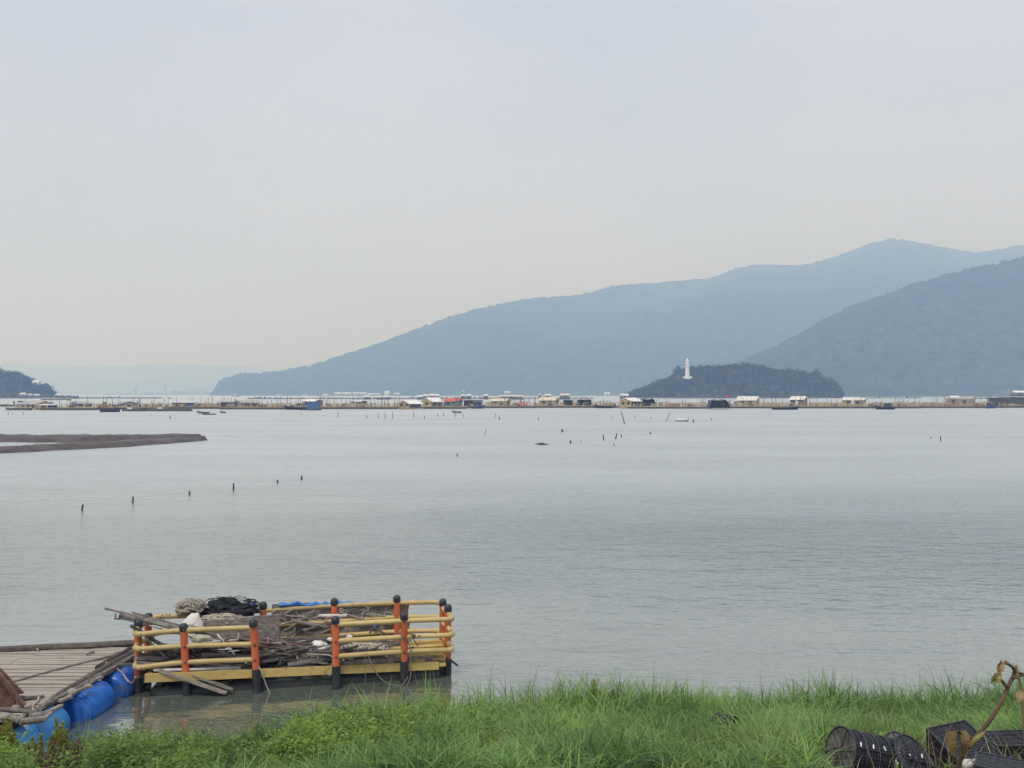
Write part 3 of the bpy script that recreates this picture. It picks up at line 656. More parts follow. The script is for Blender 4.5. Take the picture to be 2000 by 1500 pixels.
for mb_, m_, l_ in zip(mbs, (DKWOOD, WOODY, GREYP), ('tangle of dark broken sticks and boards filling the float', 'tangle of pale broken sticks filling the float', 'tangle of grey rods and pipe bits filling the float')):
    o = mb_.build('broken_wood_heap', m_, None, kind='stuff'); o['label'] = l_
# brown panel
a, b, c, d = FD(392, 1214, .62), FD(545, 1200, .66), FD(545, 1252, .62), FD(392, 1246, .58)
pan = MB(); n_ = 10; th = Vector((.0, .045, 0))
rows = [[a.lerp(b, i / n_).lerp(d.lerp(c, i / n_), j / 4) + Vector((0, random.uniform(-.008, .008), random.uniform(-.006, .006) if j in (0, 4) else 0)) for i in range(n_ + 1)] for j in range(5)]
pan.grid(rows); pan.grid([[p + th for p in r_][::-1] for r_ in rows])
bd = [rows[0], [r_[-1] for r_ in rows], rows[-1][::-1], [r_[0] for r_ in rows][::-1]]
for s_ in bd: pan.grid([[p + th for p in s_], s_])
tag(pan.build('rough_board', mat('brown_board', (.29, .245, .21), (.13, .11, .095), .9, (7, 20, 20), .7, 40, spots=((.30, .26, .23), .6, 12))), 'rough brown wooden panel standing behind the second orange post', 'board')
def blob(c, rx, ry, rz, seed, n=26, m_=13, amp=.28, f=3.0, flat=.3, spikes=0):
    P = []; rr = np.random.default_rng(seed)
    for j in range(m_):
        th_ = math.pi * j / (m_ - 1)
        row = []
        for i in range(n + 1):
            ph = 2 * math.pi * (i % n) / n
            q = Vector((math.sin(th_) * math.cos(ph), math.sin(th_) * math.sin(ph), math.cos(th_)))
            k = 1 + amp * float(fbm(q.x * f + seed, q.y * f + q.z * 2.1 * f, 4, seed)) * (1 if 0 < j < m_ - 1 else 0)
            z = q.z * rz * k
            row.append(Vector(c) + Vector((q.x * rx * k, q.y * ry * k, max(z, -rz * flat))))
        P.append(row)
    return MB().grid(P[::-1])
def strands(mb, c, rx, ry, rz, n, r, seed):
    """loose folds of netting lying over a heap"""
    q = random.Random(seed)
    for _ in range(n):
        a = q.uniform(0, 6.28); e = q.uniform(.1, 1.3); pts = []
        for k in range(7):
            a += q.uniform(-.1, .5); e = min(1.5, max(-.1, e + q.uniform(-.35, .35))); u = q.uniform(.82, 1.22)
            pts.append(Vector(c) + Vector((math.cos(a) * math.cos(e) * rx * u, math.sin(a) * math.cos(e) * ry * u, math.sin(e) * rz * u)))
        mb.tube(bez(pts, 3), r * q.uniform(.6, 1.3), 5)
    return mb
def net_heap(name, label, c, rx, ry, rz, seed, m, ns=18, r=.013, amp=.35, mstr=None):
    t = thing(name, label, 'net', Vector(c) - Vector((0, 0, rz * .3)))
    blob(c, rx * .95, ry * .95, rz * .85, seed, 34, 17, amp + .2, 4.2).build('netting', m, t, False)
    strands(MB(), c, rx, ry, rz, int(ns * 2.0), r, seed).build('net_folds', mstr or m, t, True, kind='stuff')
    return t
c = FD(370, 1190, .95); net_heap('fishing_net', 'tan rope and net heap behind the leftmost back post', (c.x, c.y + .1, c.z - .02), (.30), .22, .19, 3, NETT, 44, .008, mstr=mat('tan_folds', (.52, .47, .38), (.34, .3, .24), .9, (20, 20, 20)))
c = FD(445, 1192, 1.0)
t = net_heap('fishing_net', 'black net bundle heaped on the back rail with a blue patch', (c.x, c.y + .15, c.z - .05), .60, .3, .26, 5, NETB, 22, .007)
c2 = FD(489, 1180, 1.0); blob((c2.x, c2.y + .05, c2.z - .02), .06, .07, .045, 6).build('blue_patch', mat('blue_cloth', (.05, .08, .5), (.06, .1, .45), .6), t, True)
c = FD(435, 1207, .8); net_heap('fishing_net', 'cream tangled net between the black bundle and the brown panel', (c.x, c.y, c.z - .05), .42, .15, .12, 8, NETT, 44, .008, mstr=mat('cream_folds', (.62, .55, .44), (.4, .35, .27), .9, (20, 20, 20)))
c = FD(715, 1268, .45); net_heap('fishing_net', 'cream net draped on the deck between third and fourth posts', (c.x, c.y, c.z - .06), .52, .25, .15, 9, NETT, 60, .009, mstr=mat('cream_folds', (.62, .55, .44)))
c = FD(600, 1280, .4); net_heap('fishing_net', 'pale tangled net low beside the third orange post', (c.x, c.y, c.z - .04), .45, .2, .10, 12, NETG, 36, .008, mstr=MATS['cream_folds'])
c = FD(395, 1283, .5); net_heap('fishing_net', 'dull grey net under the laths left of the second post', (c.x, c.y, c.z - .1), .75, .3, .14, 13, NETG, 30, .007)
# grey net hung behind the back rail
P = []
for j in range(9):
    row = []
    for i in range(25):
        px = 535 + i * 11; q = j / 8
        p = FD(px, 1177 - (px - 535) * .014, 1.22); sag = .80 + .08 * math.sin(i * .9)
        fold = .05 * float(fbm(i * .55, j * .5, 3, 90)); tuft = .06 * max(0, math.sin(i * 1.7)) * (1 - q) if i in (3, 4) else 0
        row.append(p + Vector((fold, fold * 1.6 + .03 * math.sin(i * 1.3 + j) + q * .02, -q * sag + tuft - .03)))
    P.append(row)
t = thing('hung_net', 'grey brown net sheet hung behind the back rail below the blue tarp roll', 'net', FD(660, 1240, 1.0))
g_ = MB().grid(P); g_.grid([[p + Vector((0, .02, 0)) for p in r_][::-1] for r_ in P]); g_.build('net_sheet', mat('hung_net_cloth', (.34, .30, .26), (.13, .115, .10), .9, (14, 5, 14), .8, 40), t, True)
sb_ = MB()
for i in range(26):
    k = random.randint(1, 22); j0 = random.randint(0, 4)
    pts = [P[min(8, j0 + q)][min(24, max(0, k + random.randint(-1, 1) + q * random.choice((-1, 0, 1))))] - Vector((0, .03, 0)) for q in range(4)]
    sb_.tube(bez(pts, 3), random.uniform(.007, .014), 5)
sb_.build('net_folds', mat('hung_folds', (.5, .46, .4), (.25, .22, .19), .9, (20, 20, 20)), t, True, kind='stuff')
pts = [FD(px, 1181 - (px - 545) * .026, 1.22) + Vector((0, 0, random.uniform(-.035, .015))) for px in range(545, 728, 9)]
tag(MB().tube(pts, [.026 + .026 * random.random() for _ in pts], 9, True, .3).build('rolled_tarp', TARP, None, True), 'rolled blue tarp lying along the top of the hung net behind the back rail', 'tarp')
c = FD(732, 1224, 1.15); tag(blob(c, .07, .07, .07, 14).build('blue_float_ball', mat('navy_plastic', (.02, .05, .25), (.03, .06, .22), .4), None, True), 'small navy float hanging at the back left of the fourth post', 'float')
# white sacks
def sack(label, px, py, v, rx, ry, rz, seed): 
    c = FD(px, py, v); return tag(blob(c, rx, ry, rz, seed, amp=.4, f=2.0).build('white_sack', WHT, None, True), label, 'sack')
sack('white sack lying humped left of the third orange post', 622, 1263, .5, .20, .15, .12, 15)
sack('small white rag at the third post\'s left side', 645, 1249, .3, .06, .05, .04, 16)
sack('white rag lying above the middle rail right of the third post', 683, 1243, .6, .06, .05, .04, 17)
sack('small pale rag beside the pipe mouths', 527, 1291, .35, .12, .08, .05, 18)
sack('white rag under the rods left of the third post', 600, 1274, .35, .14, .08, .05, 19)
a = [(374, 1198), (386, 1199), (396, 1222), (399, 1232), (371, 1236), (352, 1219)]
q = [FD(x, y, .42 + .08 * random.random()) for x, y in a]; cc = sum(q, Vector()) / 6
sk = MB(); N6 = 6; ring = []
for i in range(N6):
    for k in range(3): ring.append(q[i].lerp(q[(i + 1) % N6], k / 3) + Vector((0, random.uniform(-.03, .03), random.uniform(-.01, .01))))
rings = [[cc.lerp(p, s_) + Vector((0, -.10 * (1 - s_ ** 2) + random.uniform(-.015, .015), 0)) for p in ring] for s_ in (.02, .35, .7, 1)]
sk.grid([r_ + [r_[0]] for r_ in rings]); sk.grid([[p + Vector((0, .035, 0)) for p in (r_ + [r_[0]])] for r_ in rings][::-1])
tag(sk.build('white_sheet', WHT, None, True), 'white plastic sheet draped over the poles behind the first orange post', 'sheet')
c = FD(392, 1249, .35); tag(blob((c.x, c.y, c.z), .22, .12, .10, 20, amp=.3).build('pale_bag', mat('pale_bag', (.5, .5, .38), (.3, .29, .2), .8, (8, 8, 8), .5, 30), None, True), 'pale olive bag under the top rail beside the first post', 'bag')
pole('forked_branch', 'dark forked branch standing out of the heap left of the fourth post', 'branch', [(733, 1224), (722, 1236)], [.5, .45], .02, DKWOOD)
pole('bent_bracket', 'dark bent bar lying over the middle rail left of the fourth post', 'bar', [(731, 1226), (745, 1234), (757, 1241)], [.35, .25, .1], .02, DKWOOD)
# ropes on the float
def rope(label, pts, r=.011, m=ROPE, seg=7):
    return tag(MB().tube(bez(pts, seg), r, 6).build('rope', m, None, True), label, 'rope')
rope('white cord hanging from the second post down into the water', [FD(505, 1302, -.08), FD(511, 1312, -.12), FD(517, 1330, -.12), FD(527, 1354, -.12), FD(538, 1368, -.10) , FD(537, 1373, -.10)])
rope('pale rope tied round the third post\'s foot and knotted to the rail', [FD(600, 1277, .1), FD(640, 1279, .02), FD(652, 1284, -.09), FD(664, 1283, -.09), FD(672, 1276, 0), FD(678, 1286, -.03), FD(690, 1287, -.03), FD(684, 1279, 0), FD(715, 1278, -.03)])
rope('thin cord wound round the third orange post', [FD(646, 1264, .0), FD(652, 1262, -.1), FD(663, 1255, -.09), FD(665, 1250, 0), FD(652, 1264, .08), FD(645, 1268, 0), FD(650, 1270, -.1)], .008, GROPE)
rope('small cord loop hanging beside the third post', [FD(650, 1290, -.1), FD(647, 1305, -.12), FD(641, 1313, -.12), FD(644, 1319, -.12), FD(648, 1312, -.12)], .007)
rope('thin rope tied from the third to the fourth post across the heap', [FD(680, 1287, 0), FD(710, 1277, .05), FD(740, 1262, .1), FD(765, 1243, .1), FD(783, 1236, .0)], .010, GROPE)
rope('grey rope sagging off the front beam in a loop near the fourth post', [FD(718, 1275, -.05), FD(726, 1298, -.13), FD(740, 1321, -.14), FD(760, 1336, -.14), FD(784, 1338, -.15), FD(797, 1322, -.16)], .011, GROPE)
rope('rope hanging from the fourth post\'s knot down to the water', [FD(779, 1236, -.11), FD(789, 1247, -.13), FD(798, 1256, -.05), FD(802, 1270, -.09), FD(802, 1300, -.12), FD(801, 1325, -.15), FD(790, 1346, -.15)], .011, GROPE)
rope('thin cord hanging straight down from the low rail', [FD(714, 1276, -.07), FD(714, 1300, -.12), FD(713, 1335, -.12)], .006, GROPE)
rope('brown rope knot round the middle rail right of the fourth post', [FD(797, 1240, .1), FD(804, 1237, -.08), FD(806, 1246, -.06), FD(799, 1247, .08), FD(808, 1239, -.09), FD(812, 1245, -.04), FD(820, 1241, -.06)], .017, GROPE)
rope('slack rope from the knot down to the deck end', [FD(806, 1246, .1), FD(812, 1255, .3), FD(819, 1265, .5)], .012, GROPE)
rope('slack rope rising from the deck to the far corner post', [FD(846, 1265, .5), FD(853, 1256, .7), FD(862, 1243, .95)], .012, GROPE)
rope('cord wound round the left end of the back top rail', [FD(313, 1207, .93), FD(318, 1200, .90), FD(320, 1211, .85), FD(326, 1199, .97), FD(328, 1211, .85), FD(331, 1199, .96), FD(333, 1209, .88)], .008, GROPE)
rope('pale rope coil lying on the thick dark pipe', [FD(568, 1268, .3), FD(577, 1277, .2), FD(582, 1288, .15)], .010)
rope('pale rope arching over the thick dark pipe', [FD(597, 1284, .15), FD(606, 1277, .2), FD(616, 1277, .2), FD(622, 1285, .15)], .010)

# ------------------------------------------------------------------ the plank dock with barrels
DZ = .46
dock = thing('plank_dock', 'weathered plank dock floating on blue barrels left of the yellow float', 'dock', (-9.2, 16.2, 0))
def dx(Y): return np.interp(Y, [13.6, 14.3, 17.1, 18.2], [-8.12, -8.08, -7.66, -7.75])
y = 14.0; k = 0
while y < 17.95:
    w_ = random.uniform(.085, .13); xr = dx(y) + random.uniform(-.06, .03); xm = -10.2 + random.uniform(-.7, .7)
    zz = DZ + random.uniform(-.012, .012)
    for a, b in ((-12.2, xm - .006), (xm, xr)):
        MB().box(((a + b) / 2, y + w_ / 2, zz + random.uniform(-.006, .006)), b - a, w_ - random.uniform(.014, .034), .05, Matrix.Rotation(random.uniform(-.006, .006), 3, 'Z') @ Matrix.Rotation(random.uniform(-.004, .004), 3, 'Y')).build('plank', DECK, dock)
    y += w_
for X in (-11.6, -10.4, -9.2, -8.25):
    MB().beam((X, 13.9, .36), (X + .25, 18.0, .36), .12, .12).build('joist', DKWOOD, dock)
MB().tube([U(-160, 1277, DZ + .05), U(0, 1269, DZ + .06), U(90, 1265, DZ + .05), U(180, 1261.5, DZ + .06), U(262, 1256, DZ + .06)], .075, 9, True, .08).build('edge_log', DKWOOD, dock, True)
def dp(px, py, z=DZ + .06): return U(px, py, z)
for (a, b, r_, m) in (((268, 1268), (105, 1365), .075, DKWOOD), ((272, 1278), (80, 1382), .06, WOODY), ((262, 1264), (190, 1303), .05, DKWOOD), ((255, 1284), (70, 1388), .055, DKWOOD), ((170, 1322), (62, 1395), .05, WOODY)):
    A, B = dp(*a), dp(*b); MB().tube([A.lerp(B, t) + Vector((random.uniform(-.015, .015), 0, random.uniform(-.015, .015))) for t in np.linspace(0, 1, 7)], r_, 8, True, .12).build('edge_pole', m, dock, True)
for px, py in ((178, 1337), (160, 1345), (140, 1360), (150, 1350), (120, 1378), (200, 1322), (100, 1392)):
    A = dp(px, py, DZ + .1); B = dp(px - random.randint(14, 24), py + random.randint(9, 15), DZ + .09); MB().beam(A, B, .07, .04, irr=.15).build('wood_chip', WOOD, dock)
def barrel(label, a, b, r_, m):
    A, B = Vector(a), Vector(b); d = (B - A).normalized(); Ln = (B - A).length
    t = thing('barrel', label, 'barrel', A.lerp(B, .5) - Vector((0, 0, r_)), 'blue barrels under the dock edge')
    pr = [(0, r_ * .66), (.012, r_ * .74), (.05, r_ * .80)]
    for q in np.linspace(.08, Ln - .08, 15):
        pr.append((float(q), r_ * (.80 + .20 * math.sin(math.pi * q / Ln) ** .75)))
    pr += [(Ln - .05, r_ * .80), (Ln - .012, r_ * .74), (Ln, r_ * .66)]
    MB().lathe(A, d, pr, 28).build('drum', m, t, True)
    for q in (.10, .17, Ln - .17, Ln - .10):
        rr_ = r_ * (.80 + .20 * math.sin(math.pi * q / Ln) ** .75)
        MB().lathe(A + d * (q - .016), d, [(0, rr_ * .96), (.008, rr_ * 1.045), (.024, rr_ * 1.045), (.032, rr_ * .96)], 28).build('hoop', m, t, True)
    for q in (0, Ln): 
        MB().lathe(A + d * (q - .004), d, [(0, r_ * .58), (.010, r_ * .58)], 24).build('lid', m, t, True)
    return t
barrel('dark blue barrel at the float end, farthest under the dock edge', (-7.60, 17.25, .17), (-7.64, 16.30, .15), .325, BLUEB)
barrel('bright blue middle barrel under the dock edge', (-7.70, 16.10, .14), (-7.80, 15.16, .12), .33, mat('bright_blue', (.02, .13, .50), (.03, .16, .54), .35, (3, 3, 3), .1, 20, spots=((.10, .13, .2), .60, 5)))
barrel('light blue barrel nearest the bank, sunk low beside the weeds', (-7.92, 14.97, .10), (-8.10, 14.08, .06), .32, LBLUE)
rope('white rope tied round the dock edge pole and slung over the far barrel', [dp(207, 1294, .55), dp(222, 1300, .52), U(230, 1307, .5), U(240, 1316, .42), U(250, 1330, .35), U(259, 1333, .3), U(264, 1322, .45)], .014)
rope('white rope hanging in a loop off the near dock corner', [dp(76, 1358), dp(74, 1368), dp(64, 1378), dp(66, 1395, .5), U(62, 1412, .4), U(48, 1418, .38), U(40, 1408, .42), U(42, 1396, .5), dp(24, 1396, .5)], .015)
rope('pale rope trailing along the near left end of the dock', [dp(24, 1394, .52), U(0, 1407, .5), U(-30, 1412, .5)], .014)
rope('dark rope stretched across the dock planks', [dp(20, 1333, DZ + .05), dp(120, 1305, DZ + .04), dp(200, 1285, DZ + .04), dp(255, 1270, DZ + .06)], .018, GROPE)
for (a, b, lab) in (((223, 1276), (252, 1274), 'short stick lying near the far corner of the dock planks'), ((170, 1279), (184, 1273), 'small dark twig lying on the dock planks'), ((65, 1263), (75, 1270), 'short pale cord end lying against the far edge log')):
    A, B = dp(*a, DZ + .045), dp(*b, DZ + .045); tag(MB().tube([A, A.lerp(B, .5) + Vector((0, 0, .02)), B], .014, 6, True, .1).build('stick', DKWOOD if 'pale' not in lab else ROPE), lab, 'stick')
# rusty anchor at the left edge
an = thing('rusty_anchor', 'rusty steel anchor plate and bars standing on the dock at the left edge', 'anchor', U(20, 1385, DZ))
def slab(pts, th_, name, m, parent):
    P_ = [Vector(p) for p in pts]; nrm = (P_[1] - P_[0]).cross(P_[2] - P_[0]).normalized() * th_; k = len(P_)
    return MB().add(P_ + [p + nrm for p in P_], [tuple(range(k))[::-1], tuple(range(k, 2 * k))] + [(i, (i + 1) % k, k + (i + 1) % k, k + i) for i in range(k)]).build(name, m, parent)
YA = 14.75
slab([UD(-30, 1262, YA), UD(0, 1303, YA), UD(48, 1353, YA), UD(6, 1361, YA), UD(-30, 1330, YA)], .035, 'plate', RUST, an)
slab([UD(-30, 1340, YA - .25), UD(10, 1362, YA - .25), UD(27, 1359, YA - .25), UD(34, 1378, YA - .25), UD(12, 1386, YA - .25), UD(-30, 1376, YA - .25)], .05, 'fluke', RUST, an)
MB().beam(UD(-30, 1280, YA - .12), UD(48, 1381, YA - .3), .06, .07).build('bar', RUST, an)
MB().tube([UD(-20, 1386, YA - .3), UD(48, 1382, YA - .3)], .03, 8).build('bar', RUST, an, True)
for (a, b, r_, lab) in (((-20, 1372), (86, 1359), .05, 'brown branch lying across the dock under the rusty anchor'), ((-20, 1389), (80, 1388), .04, 'straight grey pole lying along the near end of the dock'), ((-10, 1398), (40, 1404), .05, 'grey log end on the near dock corner')):
    A, B = dp(*a), dp(*b); tag(MB().tube([A.lerp(B, t) + Vector((0, 0, .03 * math.sin(t * 5))) for t in np.linspace(0, 1, 7)], r_, 8, True, .1).build('branch', WOODY), lab, 'branch')
for (a, b, r_, lab) in (((65, 1407), (86, 1405), .055, 'lower grey log end poking out over the light blue barrel'), ((80, 1396), (98, 1393), .05, 'upper log end poking out over the light blue barrel')):
    A, B = U(*a, .5), U(*b, .48); A = A + (A - B) * 1.2; tag(MB().tube([A, A.lerp(B, .5), B], r_, 9, True, .06).build('log', WOODY), lab, 'log')
for px, py, s_, l_ in ((30, 1384, .06, 'grey stone under the rusty anchor\'s bars'), (56, 1380, .05, 'small grey stone at the rusty anchor\'s right tip'), (142, 1352, .07, 'big grey stone wedged over the bright blue barrel'), (172, 1342, .06, 'grey stone between the bright and dark blue barrels'), (10, 1400, .07, 'grey stone on the near left dock corner')):
    c = dp(px, py, DZ + .08); tag(blob(c, s_ * 1.3, s_, s_, px, 12, 7, .3, 2).build('stone', STONE), l_, 'stone', 'stones on the dock edge')

# ------------------------------------------------------------------ black fishing traps in the grass
MESH = mat('trap_mesh', (0.008, 0.009, 0.012), (0.022, 0.024, 0.029), 0.6, (90, 90, 90), 0.5, 200)
WIRE = mat('trap_wire', (0.014, 0.016, 0.021), (0.042, 0.044, 0.052), 0.45, (20, 20, 20), 0.1, 60)
LID = mat('trap_lid', (0.024, 0.026, 0.034), (0.045, 0.048, 0.058), 0.6, (8, 8, 8), 0.2, 60)
CLIP = mat('white_clip', (0.8, 0.85, 0.85), (0.7, 0.75, 0.75), 0.4)
MUDLID = mat('muddy_mesh', (0.16, 0.15, 0.13), (0.05, 0.05, 0.05), 0.9, (9, 9, 9), 0.5, 60)
def trap(label, a, b, r_, lid=LID, clips=True, seed=0, nring=7):
    q = random.Random(seed); A, B = Vector(a), Vector(b); d = (B - A).normalized(); Ln = (B - A).length
    u = d.cross(Vector((0, 0, 1))).normalized(); w_ = u.cross(d)
    t = thing('fishing_trap', label, 'trap', A.lerp(B, .5) - Vector((0, 0, r_)), 'black fishing traps in the grass')
    pt = lambda s_, an, rr: A + d * s_ + u * (math.cos(an) * rr) + w_ * (math.sin(an) * rr)
    # netting: open lattice with an inner sleeve
    n_ = 40; m_ = 26; mb = MB()
    for k in range(n_):
        an = 2 * math.pi * k / n_; mb.tube([pt(Ln * s_ / 6, an, r_ * (.965 + .02 * math.sin(s_ * 3.1 + k))) for s_ in range(7)], .0042, 3, False)
    for j in range(m_ + 1):
        mb.tube([pt(Ln * j / m_, 2 * math.pi * k / 24, r_ * .97) for k in range(25)], .0042, 3, False)
    mb.build('netting', WIRE, t, kind='stuff')
    mb = MB(); mb.tube([A + d * .02, A + d * Ln * .5, B - d * .02], [r_ * .90, r_ * .88, r_ * .90], 24, False); mb.build('inner_sleeve', MESH, t, True)
    for j in range(nring):
        s_ = Ln * j / (nring - 1)
        MB().tube([pt(s_, 2 * math.pi * k / 28, r_ * (1.0 + (.015 if j in (0, nring - 1) else 0))) for k in range(29)], .010 if j in (0, nring - 1) else .008, 6, False).build('hoop', WIRE, t, True)
    for k in range(4):
        an = 2 * math.pi * k / 4 + .6; MB().tube([pt(0, an, r_ * 1.01), pt(Ln, an, r_ * 1.01)], .008, 6).build('rod', WIRE, t, True)
    for e, s_ in ((A, -1), (B, 1)):
        rings = [[e + d * (s_ * (-.06 * (1 - q_))) + u * (math.cos(2 * math.pi * k / 28) * r_ * .97 * q_) + w_ * (math.sin(2 * math.pi * k / 28) * r_ * .97 * q_) + d * (.014 * math.sin(k * 1.3)) * q_ * (1 - q_) * 3 for k in range(29)] for q_ in (0.01, .35, .7, 1)]
        MB().grid(rings if s_ > 0 else rings[::-1]).build('end_net', lid, t, True)
        for k in range(3):
            an = 1.05 * k + .4; MB().tube([e + d * s_ * .012 + u * math.cos(an) * r_ + w_ * math.sin(an) * r_, e + d * s_ * .004, e + d * s_ * .012 - u * math.cos(an) * r_ - w_ * math.sin(an) * r_], .006, 5).build('cord', WIRE, t, True)
    if clips:
        for j in range(6):
            s_ = Ln * (j + .5) / 6; an = q.uniform(-.08, .08) + clips
            MB().beam(pt(s_, an, r_ * 1.0), pt(s_ + q.uniform(-.02, .02), an + .16, r_ * 1.03), .012, .010).build('clip', CLIP, t)
    return t
def gp(px, py, Y): return UD(px, py, Y)
A = gp(1641, 1468, 8.9); trap('long black fishing trap with muddy end and row of white clips, leftmost in the grass', A, A + Vector((.84, .17, -.25)), .245, MUDLID, .7, 3)
A = gp(1787, 1482, 8.85); trap('black fishing trap with round dark lid facing right, middle of the heap', A, A + Vector((-.30, .36, -.42)), .25, LID, 2.9, 4, 5)
A = gp(1766, 1472, 9.35); trap('pale muddy lidded trap peeping out behind the round dark lid', A, A + Vector((-.2, .3, -.35)), .24, mat('pale_lid', (.19, .20, .18), (.12, .125, .11), .8, (6, 6, 6), .3, 40), False, 5, 4)
trap('black trap cut by the bottom edge below the leftmost trap', gp(1612, 1554, 8.5), gp(1725, 1552, 8.4), .235, LID, 1.2, 6)
trap('half hidden black trap sunk in tall grass farther back', gp(1402, 1418, 12.2), gp(1432, 1424, 12.0), .17, LID, False, 7)
trap('black netting trap half buried in grass left of the clipped trap', gp(1455, 1474, 10.6), gp(1495, 1472, 10.6), .13, LID, False, 8)
trap('flattened old trap overgrown behind the clipped trap', gp(1665, 1450, 10.1), gp(1705, 1452, 10.1), .10, LID, False, 9)
def crate(label, o_, ux, uy, uz, lx, ly, lz, seed):
    t = thing('net_crate', label, 'crate', Vector(o_) + ux * lx / 2 + uy * ly / 2, 'square net traps at the right')
    o_ = Vector(o_); P_ = lambda a, b, c: o_ + ux * (a * lx) + uy * (b * ly) + uz * (c * lz)
    cs = [(a, b, c) for a in (0, 1) for b in (0, 1) for c in (0, 1)]
    for i in range(8):
        for j in range(i + 1, 8):
            if sum(abs(x - y) for x, y in zip(cs[i], cs[j])) == 1: MB().beam(P_(*cs[i]), P_(*cs[j]), .022, .022).build('frame_bar', WIRE, t)
    mb = MB()
    def lat(f, n1, n2):
        for k in range(1, n1): mb.tube([f(k / n1, 0), f(k / n1, .5), f(k / n1, 1)], .0075 if k % 4 == 0 else .0042, 3, False)
        for k in range(1, n2): mb.tube([f(0, k / n2), f(.5, k / n2), f(1, k / n2)], .0075 if k % 4 == 0 else .0042, 3, False)
    lat(lambda a, b: P_(a, b, 1), 28, 14); lat(lambda a, b: P_(a, 0, b), 28, 14); lat(lambda a, b: P_(a, 1, b), 28, 14); lat(lambda a, b: P_(0, a, b), 14, 14); lat(lambda a, b: P_(1, a, b), 14, 14)
    mb.build('netting', WIRE, t, kind='stuff')
    e = .012; mb = MB()
    mb.add([P_(*c) + (o_ + ux * lx / 2 + uy * ly / 2 + uz * lz / 2 - P_(*c)).normalized() * .03 for c in cs], [(0, 1, 3, 2), (4, 6, 7, 5), (0, 4, 5, 1), (2, 3, 7, 6), (0, 2, 6, 4), (1, 5, 7, 3)])
    mb.build('inner_sleeve', MESH, t)
    return t
# the big one: its open end looks up left, its body runs down right
p0 = gp(1845, 1446, 9.3); p1 = gp(1885, 1408, 9.55); p2 = gp(1985, 1502, 8.75)
ux = (p2 - p1).normalized(); uy = (p1 - p0); ly = uy.length; uy = (uy - ux * uy.dot(ux)).normalized(); uz = ux.cross(uy).normalized()
if uz.z < 0: uz = -uz
crate('big square black net trap tilted with its open end up left, right corner', p1 - uy * ly - uz * .32, ux, uy, uz, 1.05, ly, .32, 1)
crate('square black net trap lying level at the right edge behind the tilted one', gp(1950, 1506, 9.5), Vector((1, .1, 0)).normalized(), Vector((-.1, 1, 0)).normalized(), Vector((0, 0, 1)), .9, .4, .27, 2)
crate('square black net trap in the bottom right corner before the tilted one', gp(1905, 1558, 8.1), Vector((.85, -.5, 0)).normalized(), Vector((.5, .85, 0)).normalized(), Vector((0, 0, 1)), .5, .35, .30, 3)
c = gp(1890, 1494, 8.2); t = tag(blob(c, .055, .05, .055, 44, 16, 9, .15).build('float_ball', mat('cream_ball', (.62, .58, .48), (.5, .46, .38), .6), None, True), 'small cream float with a cord between the traps and the stalk', 'float')
tag(MB().tube(bez([gp(1888, 1490, 8.1), gp(1893, 1484, 8.1), gp(1900, 1486, 8.1), gp(1904, 1482, 8.1)], 5), .009, 5).build('cord_end', ROPE), 'cream cord end sticking up from the small cream float', 'cord')

# ------------------------------------------------------------------ wilted stalks close to the camera
STALK = mat('dry_stalk', (0.155, 0.105, 0.048), (0.075, 0.048, 0.026), 0.8, (9, 9, 4), 0.5, 50)
DRYL = mat('dry_leaf', (0.36, 0.27, 0.12), (0.17, 0.11, 0.05), 0.75, (9, 9, 9), 0.5, 40)
GRNL = mat('yellow_green_leaf', (0.20, 0.21, 0.05), (0.28, 0.22, 0.07), 0.7, (12, 12, 12), 0.4, 40)
BRNL = mat('brown_leaf', (0.17, 0.105, 0.02), (0.085, 0.048, 0.014), 0.7, (14, 14, 14), 0.4, 40)
YS = 5.6
t = thing('wilted_stalk', 'brown wilted plant stalk bent over into a hook at the right edge', 'plant', UD(1845, 1700, YS))
pts = [(1845, 1700), (1858, 1560), (1872, 1497), (1885, 1465), (1910, 1435), (1938, 1400), (1958, 1365), (1972, 1335), (1981, 1315), (1980, 1306), (1971, 1298), (1962, 1295)]
P = bez([UD(x, y, YS + .02 * math.sin(i)) for i, (x, y) in enumerate(pts)], 5)
MB().tube(P, [.0165 - .0075 * (i / len(P)) for i in range(len(P))], 9, True, .06).build('stem', STALK, t, True)
MB().tube(bez([UD(1968, 1342, YS), UD(1962, 1336, YS - .03), UD(1956, 1328, YS - .04)], 4), .010, 6).build('side_stem', STALK, t, True)
MB().tube(bez([UD(1978, 1324, YS), UD(1985, 1322, YS), UD(1993, 1319, YS + .02), UD(2012, 1314, YS)], 4), .011, 6).build('side_stem', STALK, t, True)
MB().tube(bez([UD(1901, 1445, YS), UD(1885, 1433, YS - .04), UD(1872, 1431, YS - .05), UD(1863, 1430, YS - .05)], 4), .008, 6).build('side_stem', STALK, t, True)
def leaf(pts, wd, m, parent, name='leaf', curl=.3, dr=None):
    Q = bez(pts, 6); n_ = len(Q); dv = Vector(dr or (1, -.3, .1)).normalized(); rows = []
    for i, p in enumerate(Q):
        s_ = i / (n_ - 1); w_ = wd * (math.sin(math.pi * min(1, s_ * .96 + .04)) ** .7) * (1 + .10 * math.sin(i * 2.7)); d = (Q[min(i + 1, n_ - 1)] - Q[max(0, i - 1)]).normalized()
        sd2 = (dv - d * dv.dot(d)).normalized(); nn = d.cross(sd2)
        rows.append([p + sd2 * (k * w_ / 2) + nn * (curl * w_ * k * k * .5 + .04 * w_ * math.sin(i * 1.9 + k * 3)) for k in (-1, -.5, 0, .5, 1)])
    mb = MB().grid(rows); mb.grid([[p + Vector((0, .004, 0)) for p in r_][::-1] for r_ in rows]); return mb.build(name, m, parent, True)
